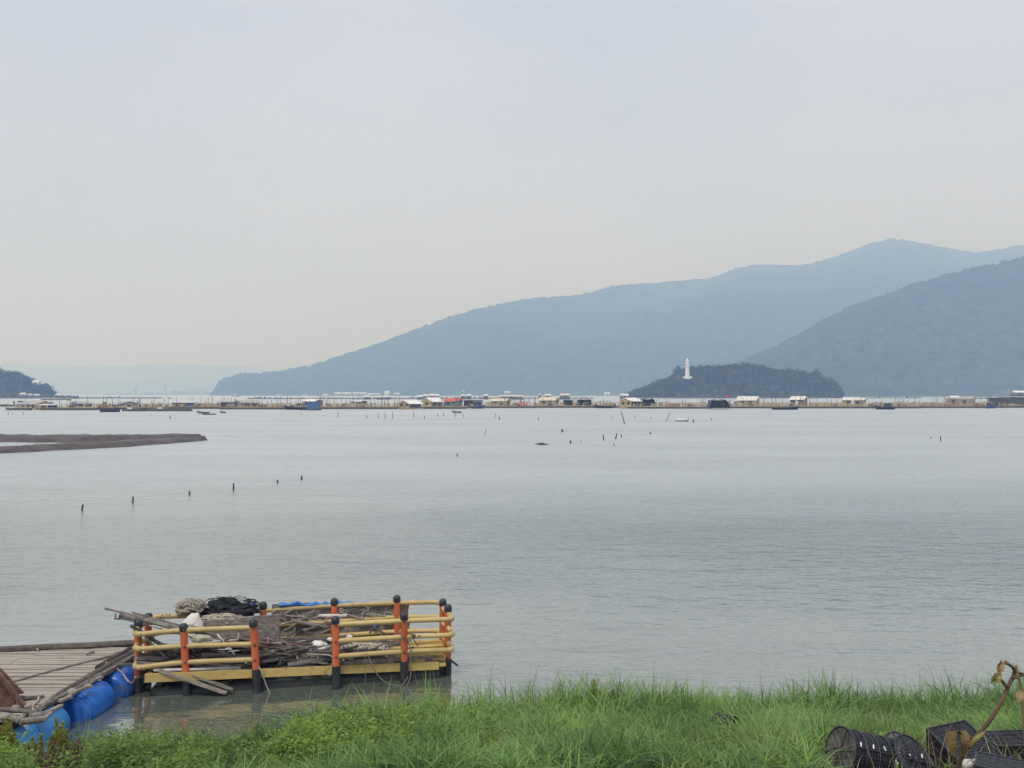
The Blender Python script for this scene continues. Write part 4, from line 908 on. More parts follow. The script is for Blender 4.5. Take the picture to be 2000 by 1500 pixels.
leaf([UD(1974, 1299, YS), UD(1960, 1295, YS), UD(1953, 1303, YS), UD(1949, 1314, YS - .02)], .035, DRYL, t, curl=.9)
leaf([UD(1962, 1296, YS - .02), UD(1956, 1305, YS - .03), UD(1953, 1316, YS - .03)], .030, DRYL, t, curl=.8)
leaf([UD(1957, 1317, YS - .04), UD(1948, 1325, YS - .04), UD(1935, 1335, YS - .05)], .075, GRNL, t, curl=.5, dr=(.5, -.3, .9))
leaf([UD(1952, 1314, YS - .03), UD(1950, 1324, YS - .05), UD(1944, 1336, YS - .05)], .035, GRNL, t, curl=.7)
leaf([UD(1866, 1429, YS - .05), UD(1858, 1440, YS - .08), UD(1859, 1458, YS - .1), UD(1869, 1476, YS - .1)], .062, BRNL, t, curl=.25, dr=(1, 0, .15))
leaf([UD(1870, 1429, YS - .05), UD(1882, 1434, YS - .07), UD(1885, 1452, YS - .1), UD(1881, 1480, YS - .1)], .066, BRNL, t, curl=.25, dr=(1, 0, -.2))
leaf([UD(1896, 1462, YS - .02), UD(1905, 1447, YS - .04), UD(1925, 1428, YS - .04)], .03, GRNL, t, curl=.5)
t = thing('wilted_stalk', 'second pale dry stalk cut off by the right edge of the view', 'plant', UD(2010, 1700, YS - .2))
P = bez([UD(2012, 1700, YS - .2), UD(2006, 1500, YS - .2), UD(2001, 1420, YS - .2), UD(1996, 1360, YS - .2), UD(1989, 1320, YS - .2), UD(1984, 1299, YS - .2)], 5)
MB().tube(P, [.012 - .004 * (i / len(P)) for i in range(len(P))], 8, True, .06).build('stem', mat('pale_stalk', (.33, .25, .12), (.2, .14, .07), .8, (9, 9, 4), .4, 50), t, True)
leaf([UD(1995, 1350, YS - .22), UD(1991, 1362, YS - .25), UD(1987, 1372, YS - .26)], .045, DRYL, t, curl=.6)
leaf([UD(1993, 1318, YS - .22), UD(2003, 1318, YS - .25), UD(2014, 1328, YS - .26)], .05, STALK, t, curl=.6)

# seed-head plants and dry bush on the left bank
SEED = leafmat('seed_heads', (0.24, 0.27, 0.045), (0.48, 0.47, 0.12), .7, .4); DRYB = leafmat('dry_stems', (0.09, 0.05, 0.03), (0.26, 0.18, 0.10), .8, .1)
def seed_plant(label, px, tip, Y, h, nst, m=SEED, dry=False, seed=1, wide=.10):
    q = np.random.default_rng(seed); p = UD(px, tip, Y); z0 = float(gz(p.x, p.y)); h = max(h * (.35 if dry else .8), p.z - z0)
    t = thing('dry_bush' if dry else 'seed_head_plant', label, 'bush' if dry else 'plant', (p.x, p.y, z0))
    mb = MB(); V = []; T = []
    for k in range(nst):
        dx_, dy_ = q.normal(0, wide, 2); hh = h * (1 if k == 0 else q.uniform(.6, .95))
        b = Vector((p.x + dx_ * .3, p.y + dy_ * .3, z0)); e = Vector((p.x + dx_ * (1.6 if dry else .6), p.y + dy_, z0 + hh)); md = b.lerp(e, .5) + Vector((dx_ * .1, 0, 0))
        S_ = bez([b, md, e], 5); mb.tube(S_, [.008 - .005 * i / len(S_) for i in range(len(S_))], 5)
        nl = 260 if not dry else 80
        for i in range(nl):
            s_ = q.uniform(.45 if not dry else .25, 1); f_ = s_ * (len(S_) - 1); i0_ = min(len(S_) - 2, int(f_)); c = S_[i0_].lerp(S_[i0_ + 1], f_ - i0_); a = q.uniform(0, 6.28); l = q.uniform(.022, .05) * (1.25 - s_ * .7) * (1.4 if dry else 1.5)
            d = np.array([math.cos(a), math.sin(a), q.uniform(.4, 1.6)]); d /= np.linalg.norm(d); sdv = np.cross(d, q.normal(0, 1, 3)); sdv /= np.linalg.norm(sdv)
            c = np.array(c) + d * (.045 * (1.1 - s_) if not dry else .01); V += [c, c + d * l * .5 + sdv * l * .28, c + d * l, c + d * l * .5 - sdv * l * .28]; T += [q.uniform(0, 1)] * 4
    mb.build('stem', DRYL if not dry else STALK, t, True)
    o = npmesh('seed_clusters' if not dry else 'withered_leaves', np.array(V) - np.array(t.location), np.arange(len(V)).reshape(-1, 4), m, T, kind='stuff'); o.parent = t
seed_plant('yellow green seed spike beside the left edge under the dock corner', 3, 1408, 12.7, .8, 6, seed=1)
seed_plant('yellow green seed spike standing alone before the dock\'s dark underside', 22, 1408, 12.6, .85, 6, seed=2)
seed_plant('short yellow green seed spike right of the lone tall spike', 66, 1428, 12.5, .7, 5, seed=3)
seed_plant('bushy seed spike rising before the light blue barrel', 118, 1402, 12.6, .9, 9, seed=4, wide=.14)
seed_plant('small seed spike low at the left edge', 12, 1462, 11.9, .5, 5, seed=9)
for i, (px, tp) in enumerate(((100, 1450), (130, 1440), (82, 1462), (146, 1456), (115, 1470))):
    seed_plant(['reddish brown dry bush at the left below the seed spikes', 'tallest reddish brown dry bush at the left', 'dry brown stems at the left edge of the dry bushes', 'dry brown stems at the right edge of the dry bushes', 'lowest dry bush of the brown group'][i], px, tp, 12.1 - .1 * i, .5, 12, DRYB, True, 20 + i, .13)
seed_plant('yellowish dock seed head rising above the middle of the grass edge', 1155, 1333, 14.2, .9, 7, seed=6, wide=.09)
seed_plant('small brown seed head right of the yellowish one', 1197, 1350, 14.2, .75, 2, DRYB, False, 7, .03)
for i, (px, tp, bt) in enumerate(((356, 1389, 1440), (168, 1402, 1440), (197, 1408, 1440), (476, 1412, 1450))):
    p = UD(px, tp, 12.7); z0 = float(gz(p.x, p.y)); tag(MB().tube(bez([(p.x + .03, p.y, z0), (p.x + .02, p.y, (z0 + p.z) / 2), p], 4), .006, 5).build('dry_reed', DRYL), ['single tall dry stem standing before the float\'s reflection', 'pale bare stem nearest the light blue barrel', 'pale bare stem right of the middle barrel', 'short dry stem before the second post\'s reflection'][i], 'stem')

# ------------------------------------------------------------------ stakes in the water
def stake(x, top, bot, label, dx_=0, r_=None, group='mooring stakes in the water', m=STAKE):
    B = U(x - dx_, bot); T = UD(x, top, B.y); r_ = r_ or .045 * max(1, B.y / 45)
    d = (T - B)
    o = MB().tube([B - d * .6, B, B.lerp(T, .5) + Vector((r_ * .2, 0, 0)), T], [r_ * 1.05, r_ * 1.05, r_, r_ * .85], 8, True, .08).build('stake', m, None, True); tag(o, label, 'stake', group); return o
near = [(162, 985, 996, 'nearest and leftmost stake of the slanting row in open water', 2), (260, 970, 982, 'second stake from the left in the slanting row', 1), (370, 959, 967, 'short third stake from the left in the slanting row', 0), (456, 944, 957, 'tallest stake, fourth in the slanting row', 0), (542, 937, 943, 'stubby fifth stake in the slanting row', 0), (589, 929, 937, 'farthest right stake of the slanting row', 0)]
for x, a, b, l, dxx in near: stake(x, a, b, l, dxx)
for x, a, b, l, dxx, r_ in [(892, 886, 892, 'short leaning stake alone below the middle of the farm', -2, .05), (1098, 838, 844, 'small upright stake above the floating log', 0, None), (1114, 860, 866, 'small upright stake right of the floating log', 0, None), (1178, 849, 860, 'left of the three tall stakes right of the floating log', -1, .07), (1205, 846, 857, 'leaning middle one of the three tall stakes', 3, .08), (1213, 848, 854, 'short right one of the three tall stakes', -1, .07), (1198, 866, 871, 'tiny leaning stake below the three tall ones', -2, .05), (1270, 844, 848, 'tiny stub right of the three tall stakes', 0, .1), (1837, 852, 862, 'lone stake in open water at the right', 0, .06), (1818, 853, 856, 'tiny stub left of the lone right stake', 0, .06), (1354, 818, 826, 'thin stake right of the white drifting float', 0, .1), (975, 813, 820, 'stake below the cream roofed hut', 0, .11), (332, 812, 818, 'stake before the farm above the mud bank', 0, .12), (1134, 861, 863, 'tiny stub between floating log and tall stakes', 0, .06)]:
    stake(x, a, b, l, dxx, r_)
STK = [(16, 804, 810, 'thin stick at far left, taller of the two leftmost'), (24, 806, 809, 'thin stub just right of the leftmost stick'), (45, 804, 810, 'thin stick below the pale roofed tan hut\'s left wall'), (67, 806, 809, 'thin stub below the pale roofed tan hut\'s right half'), (660, 805, 815, 'thin stick below the gap right of the blue barge'), (717, 811, 817, 'short stick below the tiny dark hut far back'), (739, 808, 817, 'thin stick left of the tan gabled hut\'s stick row'), (752, 806, 818, 'tall thin stick below the tan gabled hut, left of another'), (767, 804, 818, 'tallest thin stick just below the tan gabled hut'), (808, 804, 815, 'leaning stick below the tan gabled hut\'s dark side'), (829, 812, 818, 'stub below the yellow gable of the biggest white roof'), (855, 807, 814, 'thin stick below the biggest white roof\'s right end'), (866, 805, 813, 'thin stick below the orange roof\'s left end'), (889, 806, 814, 'thin stick right under the pale skiff'), (905, 810, 815, 'thicker stick just right of the pale skiff'), (967, 806, 815, 'thin stick below the first cream roofed hut'), (1052, 815, 821, 'short stick below the second cream roofed hut'), (1195, 813, 817, 'stub just left of the long leaning pole'), (1345, 815, 818, 'stub just right of the white drifting float'), (1240, 812, 817, 'stub right of the long leaning pole'), (1271, 815, 818, 'stub left of the leaning flag pole'), (1390, 816, 821, 'stub in open water below the navy canopied barge'), (588, 808, 811, 'stub below the blue tarpaulin barge')]
for x, a, b, l in STK: stake(x, a, b, l, 0, .07, 'thin sticks in the water before the fish farm')
stake(950, 838, 852, 'thin leaning stick alone left of the floating log', 5, .035); stake(1213, 803, 828, 'long thin pole leaning left before the yellow gabled hut', -7, .08); stake(1309, 804, 823, 'thin leaning pole with small flags before the island', 8, .06)
A, B = U(1044, 868, .0), U(1072, 869, .0); tag(MB().tube([A, A.lerp(B, .5) + Vector((0, 0, .12)), B], [.04, .12, .05], 8).build('floating_log', STAKE, None, True), 'dark log floating flat in open water', 'log')
c = U(1332, 823); t = thing('drifting_float', 'white foam float drifting in open water below the island', 'float', c)
MB().box(c + Vector((-.3, 0, .45)), 1.7, 1.0, .5, tap=.85).build('foam_block', WHT, t); MB().box(c + Vector((0, 0, .1)), 2.6, 1.2, .25).build('timber_base', STAKE, t)

# ------------------------------------------------------------------ fish farm
FY = lambda py: CAMZ * F / (py - HOR)
FYEL = mat('farm_yellow', (0.50, 0.40, 0.20), (0.33, 0.25, 0.12), .7, (.6, .6, .6)); FPALE = mat('farm_pale', (0.60, 0.54, 0.38), (0.42, 0.34, 0.20), .7, (.5, .5, .5)); FDARK = mat('farm_float', (0.05, 0.048, 0.04), (0.09, 0.08, 0.06), .7, (.6, .6, .6)); FPOLE = mat('farm_pole', (.16, .14, .12), (.08, .07, .06), .8, rnd=.3)
FORG = mat('farm_orange', (.42, .16, .08), (.3, .2, .12), .7, (.6, .6, .6))
HUT_PX = [(43, 103), (137, 176), (215, 268), (326, 378), (440, 504), (588, 630), (778, 864), (866, 942), (958, 997), (1053, 1092), (1100, 1120), (1127, 1158), (1212, 1282), (1385, 1484), (1546, 1578), (1650, 1692), (1854, 1906), (1937, 2030)]
def raft(px0, px1, by, label, depth=26, seed=0, npole=10, rail=1.35, m=FYEL, rich=1.0):
    q = random.Random(seed); Y0 = FY(by); a = U(px0, by, 0); b = U(px1, by, 0); b.y = a.y = Y0
    a.x = (px0 - 1000) / F * Y0; b.x = (px1 - 1000) / F * Y0; Ln = b.x - a.x; k = Y0 / 330
    t = thing('raft_section', label, 'raft', (a.x, Y0, 0), 'railed sections of the fish farm')
    for j in range(3):
        y = Y0 + depth * j / 2
        MB().box((a.x + Ln / 2, y + .5, .80), Ln, 1.5, .16).build('walkway', m, t)
        n_ = max(2, int(Ln / 7))
        mb = MB()
        for i in range(n_): mb.box((a.x + Ln * (i + .5) / n_, y + .45, .28), Ln / n_ - .2, 1.6, .86)
        mb.build('float_row', FDARK, t, kind='stuff')
        mb = MB(); mo = MB(); md = MB(); x = a.x
        while x < b.x:
            pxx = 1000 + F * x / y; inh = any(p_ - 2 < pxx < q2 + 2 for p_, q2 in HUT_PX)
            if q.random() < (.8 if not inh else (.22 if j == 0 else 0)) * rich:
                h = rail * q.uniform(.75, 1.15)
                (mo if q.random() < .25 else mb).box((x, y + q.choice((-.15, 1.15)), .85 + h / 2), .26, .26, h)
                if q.random() < .7: mb.box((x + 1.1, y + q.choice((-.15, 1.15)), .85 + h * q.choice((.5, .75, .95))), 2.4, .17, .17, Matrix.Rotation(q.uniform(-.12, .12), 3, 'Y'))
                if q.random() < .34: (mo if q.random() < .6 else md).box((x + q.uniform(0, 1.5), y + q.uniform(0, 1), .85 + .4), q.uniform(.5, 2.2), .8, q.uniform(.4, 1.3), Matrix.Rotation(q.uniform(-.25, .25), 3, 'Y'))
                if q.random() < .5: (mb, md)[q.random() < .5].box((x, y + .5, .85 + h * .45), .16, .16, h * 1.3, Matrix.Rotation(q.uniform(-.9, .9), 3, 'Y'))
            x += q.uniform(.8, 1.7) / max(1, rich)
        if mb.v: mb.build('railing', FPALE if j != 1 else m, t, kind='stuff')
        if mo.v: mo.build('posts_and_gear', q.choice((FORG, FYEL)), t, kind='stuff')
        if md.v: md.build('nets_and_gear', FPOLE, t, kind='stuff')
    for i in range(int(npole * 1.5)):
        x = a.x + Ln * q.random(); y = Y0 + depth * q.random(); h = q.uniform(2.6, 5.4); MB().tube([(x, y, .2), (x + q.uniform(-.4, .4), y, h)], .085, 5).build('net_pole', FPOLE, t)
    for i in range(max(1, int(Ln / 16))):
        x0 = a.x + Ln * q.random() * .8; y = Y0 + depth * q.uniform(.3, 1); h = q.uniform(1.6, 2.6); l_ = q.uniform(4, 11)
        mb = MB()
        for j in range(4): mb.tube([(x0 + l_ * j / 3, y, .3), (x0 + l_ * j / 3, y, h)], .05, 4)
        mb.tube([(x0, y, h * .95), (x0 + l_ * .5, y, h * .85), (x0 + l_, y, h * .97)], .04, 4); mb.build('net_line', FPOLE, t, kind='stuff')
    return t
raft(12, 60, 801, 'raft stub left of the pale roofed hut at far left', seed=1, npole=2, rich=.4)
raft(80, 190, 801, 'raft section right of the navy walled shed at far left', seed=2, npole=8)
raft(195, 330, 799.5, 'raft section around the low grey hut with small peak', seed=3, npole=10)
raft(330, 430, 798.5, 'raft section around the flat roofed blue shelter', seed=4, npole=10)
raft(430, 590, 799.5, 'raft section under the long tan hut with lean-to', seed=5, npole=16)
raft(590, 690, 799, 'raft section right of the blue tarpaulin barge', seed=6, npole=14)
raft(690, 775, 799, 'raft section left of the tan gabled hut', seed=7, npole=12)
raft(822, 912, 798.5, 'raft section under the orange roofed hut', seed=8, npole=6)
raft(912, 1050, 797, 'raft section under the cream roofed tan hut and red tarpaulin', seed=9, npole=14)
raft(1050, 1212, 796.5, 'raft section under the two dark domed shelters', seed=10, npole=14)
raft(1225, 1390, 798, 'raft section right of the yellow gabled hut', seed=11, rich=1.45, npole=14, m=FPALE)
raft(1390, 1530, 797.5, 'raft section under the white roofed hut by the navy barge', seed=12, rich=1.45, npole=10)
raft(1530, 1650, 797.5, 'raft section under the small open fronted white roofed hut', seed=13, rich=1.45, npole=12)
raft(1650, 1800, 797.5, 'raft section under the hut with a white door', seed=14, rich=1.45, npole=12)
raft(1800, 1920, 797, 'raft section under the long grey and white roofed hut', seed=15, rich=1.45, npole=14)
raft(1920, 2080, 796.5, 'raft section at far right with blue cabin', seed=16, rich=1.45, npole=10)
a = U(190, 804); b = U(385, 802)
t = thing('low_barge', 'low dark flat raft lying before the farm above the mud bank', 'barge', a.lerp(b, .5))
MB().box(a.lerp(b, .5) + Vector((3, 0, .3)), (b - a).x * .86, 3.0, .7).build('hull', FDARK, t); MB().box(a.lerp(b, .5) + Vector((3, 0, .72)), (b - a).x * .82, 2.2, .12).build('deck', mat('barge_grey', (.25, .24, .22), (.14, .13, .12), .8), t)
for i, f_ in enumerate((.32, .45, .62, .8)): MB().box(a.lerp(b, f_) + Vector((0, -.5, 1.0)), 1.6, .8, .5).build('bundle', (WHT, FPOLE)[i % 2], t)

WTAN = mat('wall_tan', (.36, .30, .18), (.24, .20, .13), .8, (.9, .9, .9)); WYEL = mat('wall_yellow', (.48, .37, .17), (.36, .27, .13), .8, (.8, .8, .8)); WGRY = mat('wall_grey', (.30, .31, .32), (.22, .22, .23), .8, (.5, .5, .5)); WDRK = mat('wall_dark', (.085, .08, .085), (.05, .05, .055), .8, (.5, .5, .5)); WBRN = mat('wall_brown', (.26, .21, .16), (.18, .14, .11), .8, (.5, .5, .5)); WNVY = mat('wall_navy', (.05, .07, .12), (.035, .05, .09), .7, (.5, .5, .5)); WTEAL = mat('wall_teal', (.10, .22, .25), (.09, .14, .2), .7, (.5, .5, .5))
RWHT = mat('roof_white', (.84, .83, .80), (.66, .65, .62), .5, (.7, .7, .7)); RCRM = mat('roof_cream', (.74, .67, .48), (.56, .50, .36), .5, (.7, .7, .7)); RGRY = mat('roof_grey', (.42, .40, .38), (.32, .31, .30), .6, (.4, .4, .4)); RDRK = mat('roof_dark', (.09, .085, .09), (.06, .06, .06), .7, (.4, .4, .4)); RRED = mat('roof_orange', (.62, .14, .08), (.5, .12, .07), .6, (.4, .4, .4)); GLS = mat('dark_pane', (.03, .032, .036), (.05, .05, .055), .25); TRIM = mat('trim_brown', (.10, .075, .06), (.07, .055, .045), .8)
def hut(label, px0, px1, base, ridge, eave, wall, roof, side='L', gable=None, dep=6, wins=2, gwall=None, doors=1, base_up=.5, name='farm_hut', grp='huts on the fish farm'):
    """gabled hut seen a little from one end. side L/R: which end shows its gable; gable: px width of that gable face"""
    Y0 = FY(base) if base > 785 else FY(785)
    if Y0 > 600: Y0 = 600
    k = Y0 / F; x0 = (px0 - 1000) * k; x1 = (px1 - 1000) * k
    ze = CAMZ + (HOR - eave) * k; zr = CAMZ + (HOR - ridge) * k; zb = max(.45, min(ze - 1.8, CAMZ + (HOR - base) * k))
    t = thing(name, label, 'hut', ((x0 + x1) / 2, Y0, 0), grp)
    gw = (gable or (px1 - px0) * .4) * k
    # yawed box: the long wall and the gable wall both face the viewer at an angle
    Lg = (x1 - x0) - gw
    if side == 'L': A = Vector((x0, Y0 + gw * .35, 0)); Bc = Vector((x0 + gw, Y0, 0)); Cc = Vector((x1, Y0 + Lg * .35, 0)); gA, gB, lA, lB = A, Bc, Bc, Cc
    else: A = Vector((x0, Y0 + Lg * .35, 0)); Bc = Vector((x1 - gw, Y0, 0)); Cc = Vector((x1, Y0 + gw * .35, 0)); gA, gB, lA, lB = Bc, Cc, A, Bc
    far_ = (gA + (lB - lA)) if side == 'L' else (gB + (lA - lB))
    cs = [A, Bc, Cc, far_]
    up = lambda p, z: Vector((p.x, p.y, z))
    gm = (gA + gB) / 2; om = (lB + far_) / 2 if side == 'L' else (lA + far_) / 2
    mb = MB(); v = [up(p, zb) for p in cs] + [up(p, ze) for p in cs]
    mb.add(v, [(0, 1, 5, 4), (1, 2, 6, 5), (2, 3, 7, 6), (3, 0, 4, 7), (3, 2, 1, 0)])
    mb.add([up(gA, ze), up(gB, ze), up(gm, zr - .1)], [(0, 1, 2)])
    oB = [lB, far_] if side == 'L' else [far_, lA]
    mb.add([up(oB[0], ze), up(oB[1], ze), up(om, zr - .1)], [(0, 1, 2)])
    wl = mb.build('wall', wall, t)
    gn = (gB - gA).normalized(); gnn = Vector((gn.y, -gn.x, 0)); ln = (lB - lA).normalized(); lnn = Vector((ln.y, -ln.x, 0))
    if gwall:
        MB().add([up(gA, zb) + gnn * .03, up(gB, zb) + gnn * .03, up(gB, ze) + gnn * .03, up(gm, zr - .12) + gnn * .03, up(gA, ze) + gnn * .03], [(0, 1, 2, 3, 4)]).build('gable_wall', gwall, t)
    # roof slopes with eaves and thickness
    ax = (om - gm).normalized(); oh = .45
    g0 = gm - ax * oh; g1 = om + ax * oh
    for sgn in (-1, 1):
        hw = (gB - gA) * .5 * sgn; e = 1.22
        dz = (zr - ze) * (e - 1)
        a_, b_ = up(g0, zr + .05), up(g1, zr + .05); c_, d_ = up(g1 + hw * e, ze - dz + .05), up(g0 + hw * e, ze - dz + .05); dn = Vector((0, 0, -.14))
        MB().add([a_, b_, c_, d_, a_ + dn, b_ + dn, c_ + dn, d_ + dn], [(0, 1, 2, 3), (7, 6, 5, 4), (0, 4, 5, 1), (1, 5, 6, 2), (2, 6, 7, 3), (3, 7, 4, 0)]).build('roof_slope', roof, t)
    hh = ze - zb
    def opening(p, dirv, nrm, w_, h_, z0, nm):
        fr = MB().add([up(p, z0) - dirv * (w_ / 2 + .12) + nrm * .06 + Vector((0, 0, -.1)), up(p, z0) + dirv * (w_ / 2 + .12) + nrm * .06 + Vector((0, 0, -.1)), up(p, z0 + h_ + .12) + dirv * (w_ / 2 + .12) + nrm * .06, up(p, z0 + h_ + .12) - dirv * (w_ / 2 + .12) + nrm * .06], [(0, 1, 2, 3)]).build(nm, TRIM, t)
        q_ = up(p, z0 + h_ / 2) + nrm * .09; MB().beam(q_ - dirv * w_ / 2, q_ + dirv * w_ / 2, .05, h_).build('pane' if nm == 'window' else 'door_leaf', GLS if nm == 'window' else WDRK, fr)
    nw = wins
    for i in range(nw):
        q_ = (i + .5) / nw; opening(gA.lerp(gB, q_ if nw > 1 else .5), gn, gnn, min(1.0, gw * .22), hh * .36, zb + hh * .42, 'window')
    if Lg > 3:
        opening(lA.lerp(lB, .3), ln, lnn, min(1.2, Lg * .2), hh * .36, zb + hh * .42, 'window')
        if doors: opening(lA.lerp(lB, .7), ln, lnn, min(1.1, Lg * .2), hh * .78, zb + .05, 'door')
    mb = MB(); ctr = sum(cs, Vector()) / 4
    dv = [p + (p - ctr).normalized() * .9 for p in cs]
    mb.add([up(p, zb - .32) for p in dv] + [up(p, zb - .02) for p in dv], [(0, 1, 5, 4), (1, 2, 6, 5), (2, 3, 7, 6), (3, 0, 4, 7), (4, 5, 6, 7), (3, 2, 1, 0)]); mb.build('platform', FYEL, t)
    mb = MB(); dv = [p + (p - ctr).normalized() * .7 for p in cs]
    mb.add([up(p, -.2) for p in dv] + [up(p, zb - .323) for p in dv], [(0, 1, 5, 4), (1, 2, 6, 5), (2, 3, 7, 6), (3, 0, 4, 7), (4, 5, 6, 7), (3, 2, 1, 0)]); mb.build('float_base', FDARK, t)
    return t
hut('pale roofed tan hut at far left of the farm', 43, 98, 800, 783, 788.5, WYEL, RGRY, 'R', 26, wins=0)
hut('low pale hut far left behind the pale roofed tan one', 28, 60, 797, 786, 788.5, WGRY, RGRY, 'R', 10, wins=0)
hut('grey gabled hut second from left in the farm', 137, 176, 797, 784, 787.5, WDRK, RGRY, 'L', 16, gwall=WGRY)
hut('low grey hut with small peak above the low dark raft', 215, 268, 798, 784, 789, WGRY, RGRY, 'R', 36, wins=1)
hut('long tan hut with roofed lean-to left of the middle farm', 458, 504, 798, 782, 786, WTAN, RGRY, 'L', 14, wins=0, gwall=WGRY)
hut('brown walled white roofed hut behind the blue barge', 588, 630, 796, 779.5, 783, WBRN, RWHT, 'R', 14, wins=0)
hut('tiny dark hut far back right of the blue barge', 683, 716, 790, 782, 784, WDRK, RWHT, 'R', 12, wins=0)
hut('tan gabled hut with red window left of the big white roof', 778, 822, 799, 782, 787.5, WDRK, RWHT, 'L', 22, wins=2, gwall=WTAN)
hut('yellow gabled hut under the biggest white roof', 824, 864, 798, 776.5, 783.5, WBRN, RWHT, 'L', 19, wins=1, gwall=WYEL)
hut('orange roofed hut with teal walls', 866, 902, 797, 778, 783, WTEAL, RRED, 'R', 8, wins=0)
hut('tan hut with cream roof left of the red tarpaulin', 958, 997, 795, 778.5, 782.5, WTAN, RCRM, 'R', 9, wins=1)
hut('tan hut with cream roof and dark window right of the red tarpaulin', 1053, 1092, 794, 776, 781, WTAN, RCRM, 'R', 8, wins=1)
hut('yellow gabled hut with two brown windows at the centre right', 1212, 1252, 797.5, 777, 782.5, WDRK, RWHT, 'L', 21, wins=2, gwall=WYEL)
hut('white roofed hut just right of the navy barge', 1443, 1484, 794, 774, 780.5, WTAN, RWHT, 'R', 7, wins=0)
hut('small open fronted white roofed hut right of the white roofed one', 1546, 1578, 794, 774, 779.5, WDRK, RWHT, 'R', 9, wins=0, gwall=WTAN)
hut('tan hut with white roof and white door', 1650, 1692, 796, 776.5, 780.5, WTAN, RWHT, 'R', 5, wins=0)
hut('long tan hut with half white half grey roof at right', 1854, 1906, 793, 774, 778.5, WTAN, RGRY, 'R', 6, wins=0)
o = UD(1661, 788.5, FY(796) + .3); tag(MB().box((o.x, FY(796) - 2.2, 2.2), 1.0, .1, 2.6).build('white_board', RWHT), 'white door board leaning on the hut with white roof', 'board')
o = UD(1863, 776.4, FY(793) - .5); tag(MB().box((o.x, FY(793) - 1.4, CAMZ - (777.5 - 770) / F * FY(793) + .7), 4.6, 1.6, .12, Matrix.Rotation(.5, 3, 'X')).build('roof_sheet', RWHT), 'white roof sheet on the left half of the long grey roof', 'sheet')
def shelter(label, px0, px1, base, top, roof, wall=None, wpx=None, dome=False, name='open_shelter'):
    Y0 = FY(base); k = Y0 / F; x0, x1 = (px0 - 1000) * k, (px1 - 1000) * k; zt = CAMZ + (HOR - top) * k
    t = thing(name, label, 'shelter', ((x0 + x1) / 2, Y0 + 2, 0), 'shelters on the fish farm')
    if dome:
        n_ = 9; rows = []
        for y in (Y0, Y0 + 5): rows.append([Vector((x0 + (x1 - x0) * i / (n_ - 1), y, .6 + (zt - .6) * (1 - abs(2 * i / (n_ - 1) - 1) ** 5))) for i in range(n_)])
        MB().grid(rows).grid([[p - Vector((0, 0, .08)) for p in r_][::-1] for r_ in rows]).build('cover', roof, t, True)
        MB().box(((x0 + x1) / 2, Y0 + 4, .6 + (zt - .6) * .45), (x1 - x0) * .9, .1, (zt - .6) * .85).build('back_wall', WDRK, t)
    else:
        MB().box(((x0 + x1) / 2, Y0 + 2.2, zt - .1), x1 - x0 + .6, 5, .18, Matrix.Rotation(.05, 3, 'X')).build('roof', roof, t)
        MB().box(((x0 + x1) / 2, Y0 + 3.6, (zt + .6) / 2), (x1 - x0) * .9, .1, zt - .9).build('back_wall', WGRY, t)
        if wall: a_, b_ = ((p - 1000) * k for p in wpx); MB().box(((a_ + b_) / 2, Y0 + 1.2, (zt + .5) / 2), b_ - a_, 2.2, zt - .72).build('wall', wall, t)
    n_ = max(2, int((x1 - x0) / 2.5))
    for i in range(n_ + 1):
        MB().box((x0 + (x1 - x0) * i / n_, Y0 + .05, .3 + (zt - .5) / 2), .16, .16, zt - .5).build('post', FPOLE, t)
    MB().box(((x0 + x1) / 2, Y0 + 2, .45), x1 - x0 + .5, 4.6, .2).build('deck', FDARK, t)
    return t
shelter('navy walled shed joined to the pale roofed hut at far left', 72, 103, 800.5, 790, RWHT, WNVY, (80, 101))
shelter('flat roofed shelter with blue wall left of the small skiffs', 326, 378, 798, 785, RWHT, mat('wall_blue', (.13, .16, .24), (.1, .12, .2), .7), (356, 376))
shelter('open lean-to left of the long tan hut', 425, 460, 798, 784.5, RGRY, WGRY, (446, 460))
shelter('dark roofed open shelter right of the orange roofed hut', 903, 942, 797, 780.5, RGRY, WNVY, (925, 938))
shelter('smaller dark domed shelter left of its larger neighbour', 1100, 1120, 795, 780, RDRK, dome=True)
shelter('larger dark domed shelter right of its smaller neighbour', 1127, 1158, 795, 779, RDRK, dome=True)
shelter('black arched shelter right of the yellow gabled hut', 1252, 1282, 797, 778, RDRK, dome=True)
shelter('big navy canopied barge before the island', 1385, 1426, 799, 780, mat('navy_canvas', (.035, .045, .075), (.05, .06, .09), .7), dome=True, name='canopied_barge')
shelter('flat dark roof on posts at the far right', 1937, 1975, 796, 777, RDRK)
shelter('pale flat roof at the right edge of the farm', 1956, 2030, 795, 774.5, RGRY)
